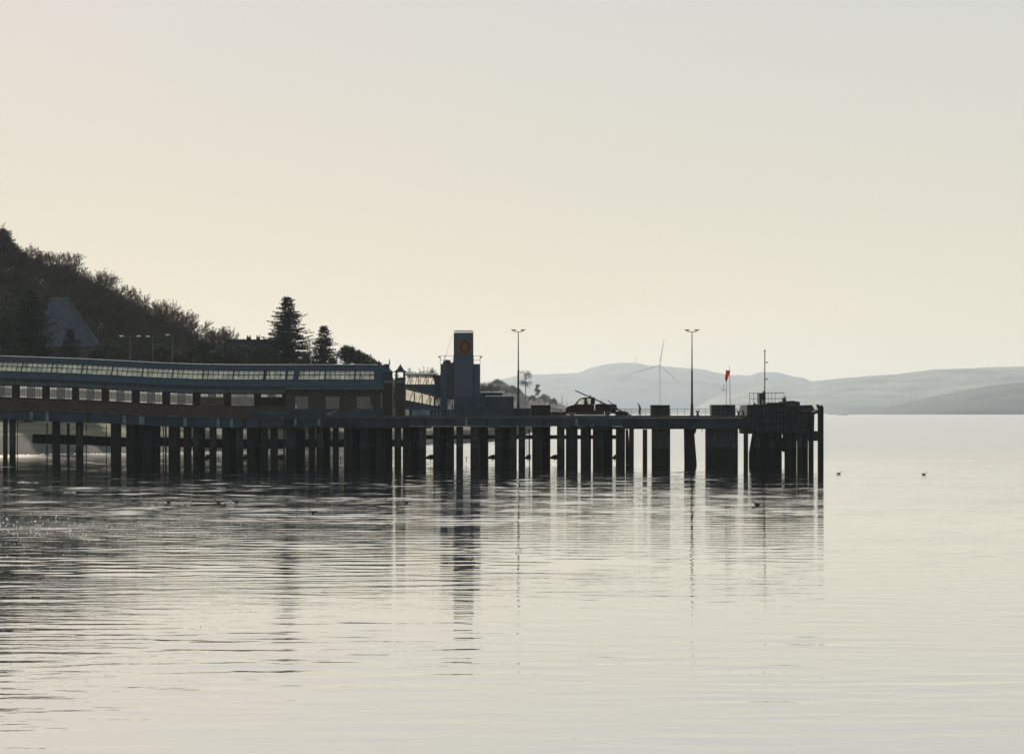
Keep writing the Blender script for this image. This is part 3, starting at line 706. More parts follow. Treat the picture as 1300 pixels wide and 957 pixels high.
# ------------------------------------------------------------------ pier
PD = 300.; S = PD/F
OFF = [(-200,-17),(-60,-13),(0,-11),(90,-8),(160,-4.5),(205,-2.2),(250,-.7),(300,0),(1400,0)]
def off(px): return interp(px, OFF)
def offz(px): return -off(px)*S
def ribbon(mb, p0, p1, ya, yb, y0, y1, step=9., fz=None):
    """closed curved bar following the rise of the pier: pixels of height ya..yb, plan depth y0..y1"""
    n = max(1, int(abs(p1-p0)/step)); vs = []; fs = []
    for i in range(n+1):
        p = lerp(p0, p1, i/n); dz = offz(p); x = wx(p, PD); a = wz(yb, PD)+dz; b = wz(ya, PD)+dz
        vs += [(x,y0,a),(x,y0,b),(x,y1,b),(x,y1,a)]
    for i in range(n):
        k = 4*i
        for j in range(4): fs.append((k+j, k+(j+1)%4, k+4+(j+1)%4, k+4+j))
    fs.append((0,3,2,1)); k = 4*n; fs.append((k,k+1,k+2,k+3))
    # outward normals
    fs = [tuple(reversed(f)) if i < 4*n else f for i, f in enumerate(fs)]
    return mb.add(vs, fs)
def sheet(mb, p0, p1, ya, yb, y, step=9.):
    n = max(1, int(abs(p1-p0)/step)); k0 = len(mb.v); vs = []
    for i in range(n+1):
        p = lerp(p0, p1, i/n); dz = offz(p); x = wx(p, PD); vs += [(x,y,wz(yb,PD)+dz),(x,y,wz(ya,PD)+dz)]
    return mb.add(vs, [(2*i,2*i+2,2*i+3,2*i+1) for i in range(n)])
def z_at(px, py): return wz(py, PD)+offz(px)

walk = thing('walkway_pier', 'long pier arm on close-set dark piles carrying the glazed walkway, rising towards the shore', 'pier', (wx(150,PD), PD, 0))
head = thing('berthing_pier', 'wide timber pier berth on dark piles under the truck, tower and lamp posts', 'pier', (wx(650,PD), PD, 0))
ribbon(MB(), -260, 362, 529, 531.5, PD-.2, PD+15).build('deck', 'concrete', walk)
ribbon(MB(), -260, 362, 531.6, 543, PD, PD+.5).build('girder', 'girder', walk)
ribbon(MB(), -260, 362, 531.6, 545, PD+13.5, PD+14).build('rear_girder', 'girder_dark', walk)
for px, m in ((40,'plate'),(60,'plate'),(112,'girder_dark'),(158,'plate'),(180,'plate'),(235,'plate'),(277,'plate'),(294,'plate'),(310,'girder_dark'),(330,'girder_dark')):
    wd = 7 if px == 180 else 4
    ribbon(MB(), px-wd/2, px+wd/2, 532, 542.4, PD-.12, PD-.003, 3).build('stiffener', m, walk)
# pier head deck
MB().pbox(362.3, 950, 527.6, 530.4, PD-.25, 20).build('deck', 'concrete', head)
MB().pbox(362.3, 790, 530.5, 541, PD, .6).build('girder', 'girder', head)
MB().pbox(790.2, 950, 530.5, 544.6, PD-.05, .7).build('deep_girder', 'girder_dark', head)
MB().pbox(362.3, 520, 530.6, 543.2, PD-.22, .2).build('fender_wale', 'girder_dark', head)
for px in (362,375,405,445,470,497,540,566,592,618,648,690,732,775,812,845,878,920):
    MB().pbox(px-1.6, px+1.6, 531.2, 540.4, PD-.34, .10).build('stiffener', 'plate' if px in (375,405,592,732) else 'girder_dark', head)
for y0, y1 in ((365,377),(447,462),(540,548),(620,634),(712,724),(735,745)):
    MB().pbox(y0, y1, 541.1, 543.5, PD+.1, .5).build('bearing_block', 'girder', head)
# rear deck girder
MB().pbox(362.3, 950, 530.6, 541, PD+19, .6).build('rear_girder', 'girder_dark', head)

rr = random.Random(11)
cnt = {'w':0,'h':0}
def pile(parent, px0, px1, D, ytop=543, zbot=-12, taper=None, m='timber', top_off=True, sq=False):
    x0, x1 = wx(px0, D), wx(px1, D); zt = wz(ytop, D)+(offz((px0+px1)/2) if top_off else 0)
    b = MB(); r = (x1-x0)/2; c = (x0+x1)/2; lean = rr.uniform(-.05,.05)
    if sq: b.box(x0, x1, D, D+(x1-x0), zbot, zt)
    else: b.tube((c+lean, D+r, zbot), (c, D+r, zt), r*1.0, r*.98, 12)
    o = b.build('pile', m, parent, smooth=False)
    cnt['w' if parent is walk else 'h'] += 1
    return o
def fill(parent, a, b, ytop=543.5, D0=None):
    """a group of piles side by side and one behind another that closes the view between a and b"""
    wdt = b-a; D0 = D0 or PD+1
    n = max(1, round(wdt/10.5)); w_ = wdt/n
    for i in range(n):
        D = D0+(0 if i % 2 == 0 else rr.choice([2.5, 5, 9]))
        ov = .35 if n > 1 else 0
        pile(parent, a+i*w_-(ov if i else 0), a+(i+1)*w_+(ov if i < n-1 else 0), D, ytop-.6)
# walkway (x < 360)
for a, b in ((-250,-225),(-205,-190),(-160,-120),(-95,-70),(-40,-12)): fill(walk, a, b)
for a, b in ((3,9.2),(10.8,19),(65,75.5),(95,105),(139,153),(159,203),(206.5,208),(209,211.5),(212.5,228),(232,242.5),(244,260),(265,274.5),(281,308.5),(312.5,340),(342.5,352.5),(359.5,361.8)): fill(walk, a, b)
for a, b in ((58.8,60.4),(84.6,88),(109,110.2),(134.3,135.4),(21.5,22.6)): pile(walk, a, b, PD+14, 545)
fill(head, 362, 387)
for a, b in ((391.2,400),(401,419),(422,430),(436,498),(500.3,509.3),(511,541),(549.5,576.5),(579,588),(597,620),(628,656.2),(658.2,667),(699-23.5,699)): fill(head, a, b, 542)
for a, b in ((707,717),(718.5,733.8),(737.2,750.8),(752.6,778),(782,794),(799,805)): fill(head, a, b, 541.5 if b < 780 else 545)
MB().pbox(709, 789.8, 541.2, 544.8, PD+1.2, .4).build('waling', 'timber', head)
pile(head, 816, 822, PD+1, 545); pile(head, 671.6, 673.0, PD+3, 545)
# leaning / wedge pile at 869-885
def wedge(parent, top0, top1, bot0, bot1, ytop, ybot, D, dep, name='raking_pile', m='timber'):
    MB().pprism([(top0,ytop),(top1,ytop),(bot1,ybot),(bot1,ybot+30),(bot0,ybot+30),(bot0,ybot)], D, dep).build(name, m, parent)
wedge(head, 869, 881, 869.5, 884.5, 544, 587, PD+2, 1.3)
wedge(head, 794.5, 797.5, 794.5, 798.5, 545, 560, PD+4, .8)
MB().pprism([(798.8,545),(799.2,545),(799.0,590),(796.4,587),(798.6,570)], PD+4.9, .3).build('brace', 'timber', head)
MB().pprism([(880.5,544),(884.5,544),(883,550),(880.5,551)], PD+1.5, .5).build('bracket', 'timber', head)
# caissons with boxes above the deck (fender dolphins)
def fender(a, b, ytop, ta, tb):
    d = PD+.75
    c = MB(); n = 6
    for i in range(n):
        c.pbox(lerp(a,b,i/n)+.12, lerp(a,b,(i+1)/n)-.12, 541.2, 640, d, 1.6+.1*(i%2))
    c.pbox(a+.5, b-.5, 541.2, 640, d+.12, 1.3); c.build('fender_column', 'timber', head)
    t = MB().pbox(ta, tb, ytop, 527.5, d-.2, 2.3)
    for i in range(5): t.pbox(lerp(ta,tb,i/5)+.25, lerp(ta,tb,(i+1)/5)-.25, ytop+1.2, 527.4, d-.3, .1)
    t.build('fender_head', 'timber', head)
    MB().pbox(ta-.3, tb+.3, ytop-.6, ytop-.03, d-.25, 2.4).build('cap', 'black_steel', head)
fender(828, 851, 514.6, 826.5, 850.5)
fender(896.5, 937, 514.4, 903, 933.5)
MB().pbox(674, 699, 514.6, 527.5, PD+.6, 2.4).pbox(673.6, 699.4, 514.1, 514.57, PD+.5, 2.6).build('fender_head', 'brick_dark', head)
MB().pbox(652, 674-.3, 518.3, 527.5, PD+1, .3).build('parapet', 'girder_dark', head)
# long horizontal walings and low walkway brackets
MB().pbox(520, 790, 552.2, 557.2, PD+6, .4).build('waling', 'timber', head)
ribbon(MB(), 17, 142, 562, 574.5, PD+12, PD+12.5).build('waling', 'timber', walk)
ribbon(MB(), 142, 361, 559, 571, PD+12, PD+12.4).build('waling', 'timber', walk)
MB().pbox(362.3, 520, 558, 567, PD+12, .4).build('waling', 'timber', head)
for a, b, t in ((541,549,1),(588,597,2),(620,628,1),(667,673,1),(699,707,1),(778,783,1),(430,436,2),(275,281,2),(260,265,1),(352,359,1),(309,312,1)):
    par = walk if b < 362 else head
    if t == 1: MB().pprism([(a-1,580.5),(a+2,578.5),(b-3,577),(b+1,577),(b+1,583.5),(b-2,583),(b-2.6,586),(b-3.4,583),(a-1,582.3)], PD+3, .5).build('low_bracket', 'timber', par)
    else: MB().pbox((a+b)/2-1, (a+b)/2-.1, 579, 586.5, PD+3, .15).build('low_bracket', 'timber', par)
# ladder
l = MB()
for px in (668.2, 671.2): l.pbox(px-.2, px+.2, 543, 582, PD+.8, .06)
y = 546
while y < 581: l.pbox(668.2, 671.2, y, y+.45, PD+.81, .05); y += 2.2
l.build('ladder', 'black_steel', head)
MB().pbox(891, 891.8, 544.8, 548.4, PD+.5, .08).build('hook', 'black_steel', head)

# railings: solid-ish boards on the covered part, open rails beyond
def rails(parent, a, b, D, ytop=518.6, pitch=9, n=3, zdeck=527.6, posts=True):
    r = MB()
    for k in range(n):
        y = lerp(ytop, zdeck-2.2, k/(n-1)) if n > 1 else ytop
        r.pbox(a, b, y, y+(.45 if k == 0 else .25), D, .05)
    x = a
    while x <= b: r.pbox(x-.2, x+.2, ytop, zdeck-.02, D+.051, .06); x += pitch
    r.build('railing', 'black_steel', parent)
rails(head, 640, 826, PD+19.5, 518.8); rails(head, 851, 903, PD+19.5, 519); rails(head, 934, 950, PD+18, 518.8, 5)
g = MB(); x = 700
while x < 826: g.pbox(x, x+.12, 519, 527.5, PD+19.3, .02); x += .75
g.build('mesh_infill', 'black_steel', head)
b = MB(); x = 320
while x < 487: b.pbox(x, x+1.7, 521.4, 527.5, PD-.1, .06); x += 1.9
b.pbox(320, 487, 520.8, 521.35, PD-.12, .1); b.build('parapet_boards', 'girder', head)
for a, c in ((400,412),): 
    MB().pprism([(416,524),(428,520.6),(429,521.5),(420,525.4),(423,527),(414,527)], PD-.3, .15).build('life_ring_bracket', 'steel', head)
pn = MB(); x = 519.5
while x < 640: pn.pbox(x, x+4.2, 520.2, 527.5, PD+.1, .08); x += 4.4
pn.pbox(519, 640, 519.6, 520.15, PD+.05, .16); pn.build('parapet_boards', 'girder', head)
MB().pbox(523, 546, 520.6, 527.3, PD-.02, .1).build('notice_board', 'plate', head)
print('piles', cnt)

# ------------------------------------------------------------------ covered walkway building on the pier
BW = 6.2   # building depth
ROOF = 5.0
wb = thing('covered_walkway', 'long low building with a glazed strip in its blue roof and many gridded windows', 'building', (wx(150,PD), PD+.6, z_at(150,529)))
tb = thing('pier_station', 'brown brick station end of the pier building with three square blue windows and lantern turrets', 'building', (wx(430,PD), PD+.6, z_at(430,529)))
BY = PD+.7
def wallstrip(parent, a, b, ya, yb, y0, y1, m, name='wall'): ribbon(MB(), a, b, ya, yb, y0, y1).build(name, m, parent)
bays = [-208,-169.5,-131,-93,-54.5,-20,18.5,57,94.5,132,171,210,248.5,287.5,326.5,362]
# wall bottom course, posts, head band
wallstrip(wb, -250, 362, 515.6, 529, BY, BY+.25, 'brick')
for x in bays: wallstrip(wb, x-4.0, x+4.0, 498.8, 515.5, BY+.02, BY+.3, 'brick_dark', 'pilaster')
wallstrip(wb, -250, 362, 492.6, 498.7, BY-.05, BY+.25, 'fascia', 'fascia')
for x in bays[1:]: ribbon(MB(), x-.5, x+.5, 491.6, 499.2, BY-.1, BY-.055).build('downpipe', 'gutter', wb)
wallstrip(wb, -250, 362, 490.7, 492.5, BY-.45, BY+.1, 'gutter', 'gutter')
wallstrip(tb, 362.3, 487, 492.2, 494.4, BY-.5, BY+.1, 'fascia', 'eaves_board')
wallstrip(tb, 362.3, 487, 490.6, 492.1, BY-.55, BY+.1, 'gutter', 'gutter')
# rear wall: low wall, posts and head, open window bays between
wallstrip(wb, -250, 362, 517, 529, BY+BW, BY+BW+.25, 'brick')
wallstrip(wb, -250, 362, 489, 496, BY+BW, BY+BW+.25, 'brick')
for x in bays: wallstrip(wb, x-3, x+3, 496.1, 516.9, BY+BW, BY+BW+.25, 'brick')
wallstrip(wb, -250, 362, 529, 529.6, BY, BY+BW, 'concrete', 'floor')
def win(parent, a, b, ya, yb, y, nx=3, rows=5, colsper=3, glass='window', gridmid=True, blind=None):
    """window with frame, sashes, fine grid and panes"""
    w_ = ribbon(MB(), a, b, ya, ya+.9, y-.06, y+.10); ribbon(w_, a, b, yb-.9, yb, y-.06, y+.10)
    ribbon(w_, a, a+.7, ya+.9, yb-.9, y-.06, y+.1, 3); ribbon(w_, b-.7, b, ya+.9, yb-.9, y-.06, y+.1, 3)
    fr = w_.build('window', 'frame_dark', parent)
    gl = MB(); gd = MB(); s = MB()
    for i in range(nx):
        p0 = lerp(a+.7, b-.7, i/nx); p1 = lerp(a+.7, b-.7, (i+1)/nx)
        if i: ribbon(s, p0-.5, p0+.5, ya+.9, yb-.9, y-.05, y+.08, 3)
        dense = gridmid and i == nx//2
        sheet(gd if dense else gl, p0, p1, ya+.9, yb-.9, y+.01)
        rws = rows+2 if dense else rows; cps = colsper+1 if dense else colsper
        for r in range(1, rws):
            yy = lerp(ya+.9, yb-.9, r/rws); ribbon(s, p0+.5, p1-.5, yy-.2-(.16 if dense else 0), yy+.2+(.16 if dense else 0), y-.03, y+.03)
        for c in range(1, cps):
            pp = lerp(p0+.5, p1-.5, c/cps); ribbon(s, pp-.2-(.12 if dense else 0), pp+.2+(.12 if dense else 0), ya+.9, yb-.9, y-.035, y+.035, 3)
    s.build('frame', 'frame', fr)
    gl.build('pane', glass, fr)
    if gd.v: gd.build('pane', 'window_dim', fr)
    if blind:
        p0, p1 = blind; bm_ = sheet(MB(), p0, p1, ya+1, yb-1-(4 if int(a)%2 else 0), y+.2); bm_.build('blind', 'blind', fr)
def lintel(parent, x, a, b): pass
for i in range(len(bays)-1):
    a, b = bays[i]+4.1, bays[i+1]-4.1; c = (a+b)/2
    if i < 12:
        bl = {2:(c-14,c-5.2),4:(c-14,c-5),5:(c+5,c+14),6:(c-14,c-5.5),8:(c-14,c-5),9:(c-14,c-4.8),10:(c+5,c+14),11:(c-14,c-5)}.get(i)
        win(wb, c-14.8, c+14.8, 499.6, 515.4, BY+.12, glass=('window','window','window_b')[i*7%3], blind=bl)
        ribbon(MB(), c-15.1, c+15.1, 515.6, 516.2, BY-.08, BY-.003).build('sill', 'brick_dark', wb)
        if i >= 11: ribbon(MB(), c-2, c+8, 520.2, 520.6, BY-.04, BY-.003).build('pipe', 'steel', wb)
    elif i == 12:
        win(wb, c-14.8, c+14.8, 499.6, 505.4, BY+.12, rows=2); wallstrip(wb, a, b, 505.5, 515.5, BY+.1, BY+.3, 'timber_wall', 'door_panel')
    elif i == 13: win(wb, c-14.8, c+14.8, 499.6, 515.4, BY+.12, rows=6, colsper=4, glass='window_dim', gridmid=False)
    else:
        win(wb, c-14.5, c+13.5, 499.6, 504.6, BY+.12, rows=2); wallstrip(wb, a, b, 504.7, 515.5, BY+.1, BY+.3, 'brick_dark', 'door_panel')
for a, b in ((-250, -212.1),): wallstrip(wb, a, b, 498.8, 515.5, BY+.02, BY+.3, 'brick_dark')
# roof: slopes up from the eave to the ridge, with a glazed strip, mirrored behind with a wider glazed strip
def roofpoly(parent, a, b, name, m, t0, t1, rear=False, th=.08, skew=0.):
    """a strip of the roof slope between fractions t0..t1 from eave (0) to ridge (1)"""
    n = max(1, int(abs(b-a)/9)); vs = []; fs = []
    E = 490.8; Rg = 462.2; y_e = BY-.45; y_r = BY+3.1
    for i in range(n+1):
        p = lerp(a, b, i/n); dz = offz(p); x = wx(p, PD)
        for t in (t0, t1):
            y = lerp(y_e, y_r, t); z = wz(lerp(E, Rg, t), PD)*1.0+dz
            if rear: y = 2*y_r-y
            vs += [(x, y, z), (x, y, z-th)]
    for i in range(n):
        k = 4*i
        q = [(k,k+4,k+6,k+2),(k+1,k+3,k+7,k+5),(k,k+1,k+5,k+4),(k+2,k+6,k+7,k+3)]
        fs += q
    k = 4*n; fs += [(0,2,3,1),(k,k+1,k+3,k+2)]
    if name == 'pane': fs = [(4*i,4*i+4,4*i+6,4*i+2) for i in range(n)]
    if rear: fs = [tuple(reversed(f)) for f in fs]
    return MB().add(vs, fs).build(name, m, parent)
T0, T1 = .30, .755
for parent, a, b in ((wb, -250, 362), (tb, 362.2, 487)):
    roofpoly(parent, a, b, 'roof', 'roof_blue', 0, T0); roofpoly(parent, a, b, 'roof', 'roof_blue', T1, 1)
    roofpoly(parent, a, b, 'rear_roof', 'roof_blue', 0, .12, True); roofpoly(parent, a, b, 'rear_roof', 'roof_blue', .86, 1, True)
ribbon(MB(), -250, 362, 461.6, 462.5, BY+2.95, BY+3.25).build('ridge', 'roof_ridge', wb)
ribbon(MB(), 362.2, 478, 461.7, 462.4, BY+2.95, BY+3.25).build('ridge', 'roof_ridge', tb)
# bays of the glazed strip; offset to the right of the bay line
sky_b = [-218,-179.5,-141,-102.5,-64,-26,12.5+0,24-0,63,101,140,179,218,257,295,333,371,376,411,449,475]
def skylight(parent, a, b, rear=False):
    t0, t1 = (T0, T1) if not rear else (.12, .86)
    nm = 'skylight' if not rear else 'rear_skylight'
    n = max(1, round((b-a)/6.35)); fr = MB()
    E = 490.8; Rg = 462.2; y_e = BY-.45; y_r = BY+3.1
    def P(p, t, up=0.):
        y = lerp(y_e, y_r, t); z = wz(lerp(E, Rg, t), PD)+offz(p)+up
        return Vector((wx(p, PD), (2*y_r-y) if rear else y, z))
    rails_ = ((t0, t1) if rear else (t0, (t0+t1)/2, t1))
    for t in rails_:
        q = .008 if rear else .012
        m_ = max(1, int((b-a)/9))
        for i in range(m_): fr.tube(P(lerp(a,b,i/m_), t, .03), P(lerp(a,b,(i+1)/m_), t, .03), .06, .06, 4)
    for i in range(n+1):
        p = lerp(a, b, i/n); r = (.10 if i in (0, n) else .05)*(.6 if rear else 1)
        fr.tube(P(p, t0, .04), P(p, t1, .04), r, r, 4)
    o = fr.build(nm, 'roof_blue', parent)
    roofpoly(o, a+.1, b-.1, 'pane', 'skyglass' if not rear else 'clear', t0+.005, t1-.005, rear, .02)
for a, b in ((-218,-179.5),(-179.5,-141),(-141,-102.5),(-102.5,-64),(-64,-26),(-26,-14.5),(-14.5,23.8),(23.8,62),(62,100.6),(100.6,139),(139,177.8),(177.8,216.4),(216.4,255),(255,294),(294,333)):
    skylight(wb, a, b); skylight(wb, a, b, True)
roofpoly(wb, 333.2, 336, 'roof', 'roof_blue', T0, T1)
skylight(wb, 333, 361); skylight(wb, 333, 361, True)
for a, b in ((362.5,371.5),(377,411),(411.4,449),(449.4,474.5)):
    skylight(tb, a, b); skylight(tb, a, b, True)
roofpoly(tb, 371.6, 376.9, 'roof', 'roof_blue', T0, T1); roofpoly(tb, 474.6, 487, 'roof', 'roof_blue', T0, T1)
roofpoly(tb, 474.6, 487, 'rear_roof', 'roof_blue', .12, .86, True)
roofpoly(wb, -250, -218.3, 'roof', 'roof_blue', T0, T1)
# roof trusses visible through the glass (every bay)
tr = MB()
for p in range(-210, 480, 39):
    x = wx(p, PD); dz = offz(p)
    tr.box(x-.06, x+.06, BY+.3, BY+BW, wz(490,PD)+dz, wz(488.6,PD)+dz)
    tr.box(x-.05, x+.05, BY+3, BY+3.15, wz(488.5,PD)+dz, wz(464,PD)+dz)
tr.build('roof_truss', 'frame_dark', wb)
# station walls with three windows
def wall_with_windows(parent, a, b, ya, yb, wins, y, th, m):
    xs = [a]+[v for w_ in wins for v in (w_[0], w_[1])]+[b]; w0, w1 = wins[0][2], wins[0][3]
    mb = MB(); ribbon(mb, a, b, ya, w0, y, y+th); ribbon(mb, a, b, w1, yb, y, y+th)
    for i in range(0, len(xs), 2): ribbon(mb, xs[i], xs[i+1], w0, w1, y, y+th)
    return mb.build('wall', m, parent)
wall_with_windows(tb, 362.3, 487, 494.5, 527.6, [(373,391.5,502.5,520),(412,431,502.5,520),(451.5,470,502.5,520)], BY, .3, 'brick')
for x in (402,440.5,478): ribbon(MB(), x-.7, x+.7, 494.5, 521, BY-.1, BY-.003).build('downpipe', 'frame_dark', tb)
for a, b in ((373.2,391.3),(412.2,430.8),(451.7,469.8)):
    win(tb, a, b, 502.6, 519.9, BY+.12, nx=2, rows=1, colsper=4, glass='blue_glass', gridmid=False)
wallstrip(tb, 362.3, 487, 490, 527.6, BY+BW, BY+BW+.2, 'brick')
MB().box(wx(486.6,PD), wx(487,PD)+.2, BY+.3, BY+BW, wz(527.6,PD), wz(491,PD)).build('wall', 'brick', tb)
rg = MB(); rg.add([(wx(487,PD), BY-.45, wz(490.9,PD)),(wx(487,PD), BY+6.65, wz(490.9,PD)),(wx(487,PD), BY+3.1, wz(462.2,PD)),(wx(487.6,PD), BY-.45, wz(490.9,PD)),(wx(487.6,PD), BY+6.65, wz(490.9,PD)),(wx(487.6,PD), BY+3.1, wz(462.2,PD))],
    [(0,1,2),(5,4,3),(0,3,4,1),(1,4,5,2),(2,5,3,0)]); rg.build('gable', 'red_wall', tb)
MB().pbox(470.5, 472.6, 512.5, 527.4, PD+.2, .3).build('meter_box', 'plate', tb)
MB().pbox(483, 485, 499, 519, PD+.4, .2).build('vent_pipe', 'steel', tb)
# turrets
def turret(cx, half, ybase, ycornice, y_lo, y_hi, ypeak, flat, D, m, lantern=True, louvre=False):
    X = lambda p: wx(p, D); Z = lambda p: wz(p, D); dep = 2*half*D/F
    t = MB().box(X(cx-half), X(cx+half), D, D+dep, Z(ybase), Z(ycornice)).build('turret', m, tb)
    MB().box(X(cx-half)+.03, X(cx+half)-.03, D-.06, D-.003, Z(486.6), Z(482.2)).build('name_band', 'fascia', t)
    c = MB().box(X(cx-half-1), X(cx+half+1), D-.15, D+dep+.15, Z(ycornice), Z(ycornice-1.1)); c.build('cornice', 'gutter', t)
    l = MB()
    for i in (-1, 0, 1):
        for j in (0, 1):
            if i == 0 and lantern: continue
            px = cx+i*(half-1.2); l.box(X(px)-.13, X(px)+.13, D+.1+j*(dep-.45), D+.36+j*(dep-.45), Z(y_lo), Z(y_hi))
    l.build('lantern', 'frame_dark', t)
    if louvre: MB().box(X(cx-half+1.6), X(cx+half-1.6), D+.2, D+dep-.3, Z(y_lo), Z(y_hi)).build('louvre', 'tower2', t)
    rf = MB(); h2 = half+2.2; a, b, y0, y1 = X(cx-h2), X(cx+h2), D-.3, D+dep+.3; zc = Z(y_hi); zm = Z(lerp(y_hi, ypeak, .42)); zp = Z(ypeak); cxw = X(cx); cy = D+dep/2
    k = .42
    ring = lambda f, z: [(cxw-(b-a)/2*f, cy-(y1-y0)/2*f, z),(cxw+(b-a)/2*f, cy-(y1-y0)/2*f, z),(cxw+(b-a)/2*f, cy+(y1-y0)/2*f, z),(cxw-(b-a)/2*f, cy+(y1-y0)/2*f, z)]
    vs = ring(1, zc)+ring(k+.06, zm)+ring(.09, zp)+ring(.09, zp+.12)
    fs = [(3,2,1,0)]
    for q in range(3):
        for i in range(4): fs.append((q*4+i, q*4+(i+1)%4, q*4+4+(i+1)%4, q*4+4+i))
    fs.append((12,13,14,15)); rf.add(vs, fs); rf.build('turret_roof', 'roof_blue', t)
    return t
turret(508, 6.0, 527.6, 480.5, 479.4, 472.4, 463.4, 0, PD+.5, 'red_wall')
turret(492.5, 5.4, 527.6, 480.5, 479.4, 472.6, 466.5, 0, PD+.9, 'red_wall', louvre=True)
fn = MB().pprism([(487.5,472),(487.6,462.2),(494,462.2),(494.8,472)], PD+3.6, .5); fn.build('gable_screen', 'roof_blue', tb)
MB().tube((wx(494.4,PD+3),PD+3.2,wz(463,PD+3)), (wx(494.4,PD+3),PD+3.2,wz(456,PD+3)), .10, .05, 6).build('finial', 'gutter', tb)
MB().pbox(498.2, 499.4, 480, 527.5, PD+.3, .14).pbox(501, 501.7, 505, 527.5, PD+.3, .12).build('rain_pipe', 'steel', tb)

# ------------------------------------------------------------------ passenger gangway
GD = PD+7
gw = thing('passenger_gangway', 'enclosed glazed passenger gangway with level upper span and sloping lower ramp', 'gangway', (wx(535,GD), GD, wz(520,GD)))
MB().pbox(514, 553.5, 473.2, 475.6, GD, 2.6).build('roof', 'white', gw)
MB().pprism([(514,487.8),(553,487.8),(560,500),(556,502.5),(553,503.5),(514,492.2)], GD-.05, .15).build('side_panel', 'tower2', gw)
MB().pbox(514, 553, 488.2, 489, GD+.2, 2.2).build('floor', 'frame_dark', gw)
f = MB()
def bar(mb, p0, y0, p1, y1, D, r=.06): mb.tube((wx(p0,D),D,wz(y0,D)), (wx(p1,D),D,wz(y1,D)), r, r, 5)
for D in (GD+.05, GD+2.5):
    for p in (520.5, 531, 541): bar(f, p, 475.5, p, 488, D, .05)
    for p in (517, 527, 537.3, 547.3): bar(f, p, 488, p+4, 475.5, D, .045)
    bar(f, 514, 475.8, 553, 475.8, D, .08); bar(f, 549.5, 476, 553, 488, D, .09)
f.build('truss', 'black_steel', gw)
MB().add([(wx(a,GD),GD+1.3,wz(b,GD)) for a,b in ((514.2,475.7),(514.2,487.9),(552,487.9),(552,475.7))], [(0,1,2,3)]).build('glazing', 'milk_glass', gw)
MB().pprism([(551,476.5),(560.5,476),(560.5,503),(554,502),(553,488)], GD+.3, 2.2).build('end_cabin', 'tower2', gw)
MB().pprism([(514,491.9),(553,503.6),(553,501.6),(514,490.6)], GD-.2, .14).build('ramp_handrail', 'steel', gw)
lf = MB()
for p0, y0, y1 in ((514.5,494,508),(526,497,510),(536,500.5,512.3),(546,502.5,514.6),(551.5,503.5,515.6)): bar(lf, p0, y0, p0, y1, GD-.3, .14 if p0 > 551 else .09)
for p0 in (520, 531, 541, 545): bar(lf, p0, lerp(508.5,515.6,(p0-514)/38), p0+4.5, lerp(494,503,(p0-510)/38), GD-.3, .05)
bar(lf, 514, 508.3, 552, 515.8, GD-.3, .1); bar(lf, 514, 493.3, 552, 503, GD-.3, .08)
bar(lf, 553, 503, 566, 503, GD-.3, .1); bar(lf, 552, 515.8, 566, 515.8, GD-.3, .1)
for p0, p1 in ((553.5,557.5),(561.5,557.5),(561.5,565)): bar(lf, p0, 503 if p0 < p1 or p0 > 560 else 515, p1, 515.6, GD-.3, .05)
lf.build('ramp_truss', 'frame_dark', gw)
MB().add([(wx(a,GD),GD-.05,wz(b,GD)) for a,b in ((514.2,494),(514.2,508.2),(552,515.6),(552,503.6))], [(0,1,2,3)]).build('ramp_glazing', 'ramp_glass', gw)
MB().pprism([(514,508.8),(552,516),(568,516),(568,519.5),(514,519.5)], GD-.5, 2.5).build('ramp_side', 'tower', gw)
MB().pbox(553, 566, 516, 519.4, GD-.6, .1).build('landing', 'frame_dark', gw)
f = MB()
for p0, p1 in ((567,571),(574.5,571),(567,567),(574.5,574.5)): bar(f, p0, 519.5, p1, 509.5, GD-.2, .06)
f.pbox(566, 575, 508.8, 509.5, GD-.3, .5); f.build('hoist_frame', 'black_steel', gw)

# ------------------------------------------------------------------ lift tower
TD = PD+5
tw = thing('lift_tower', 'tall blue grey ferry ramp lift tower with a white cap and an amber square sign', 'tower', (wx(589,TD), TD, wz(527,TD)))
Zd = wz(527.6, PD)
def tbox(a, b, ya, yb, D, dep): return MB().box(wx(a,D), wx(b,D), D, D+dep, Zd if yb is None else wz(yb,D), wz(ya,D))
tbox(576, 600.5, 422.4, None, TD, 3.0).build('tower_shaft', 'tower', tw)
tbox(575.7, 600.9, 420.0, 422.3, TD-.06, 3.1).build('cap', 'milk_glass', tw)  # milky glass stands in for a top lit white by the sun
tbox(576.5, 600, 419.4, 419.97, TD+.3, 2.4).build('roof', 'tower2', tw)
tbox(559.2, 567.5, 462.5, None, TD+.3, 3).build('side_column', 'tower2', tw)
tbox(600.8, 609.3, 462.5, None, TD+.3, 3).build('side_column', 'tower2', tw)
MB().pprism([(567.6,465),(570,462.5),(575.9,459),(575.9,507),(567.6,507)], TD+.6, 2).build('counterweight', 'gutter', tw)
tbox(571, 575, 491, 508, TD+.2, .3).build('counterweight_guide', 'black_steel', tw)
rl = MB()
for a, b in ((558.6,576),(600.6,609.8)):
    for y in (451.4, 457, 462): rl.pbox(a, b, y, y+.5, TD+.35, .06)
    for p in ((a, (a+b)/2-3, b-.5) if b-a > 12 else (a+.3, b-.5)): rl.pbox(p, p+.55, 451.4, 462.5, TD+.35, .06)
    for y in (451.4, 457, 462): rl.pbox(a, b, y, y+.5, TD+3.1, .06)
rl.build('platform_railing', 'steel', tw)
MB().ball((wx(567,TD), TD+1.5, wz(460.5,TD)), .62, .5, .5).build('winch_cover', 'tower2', tw)
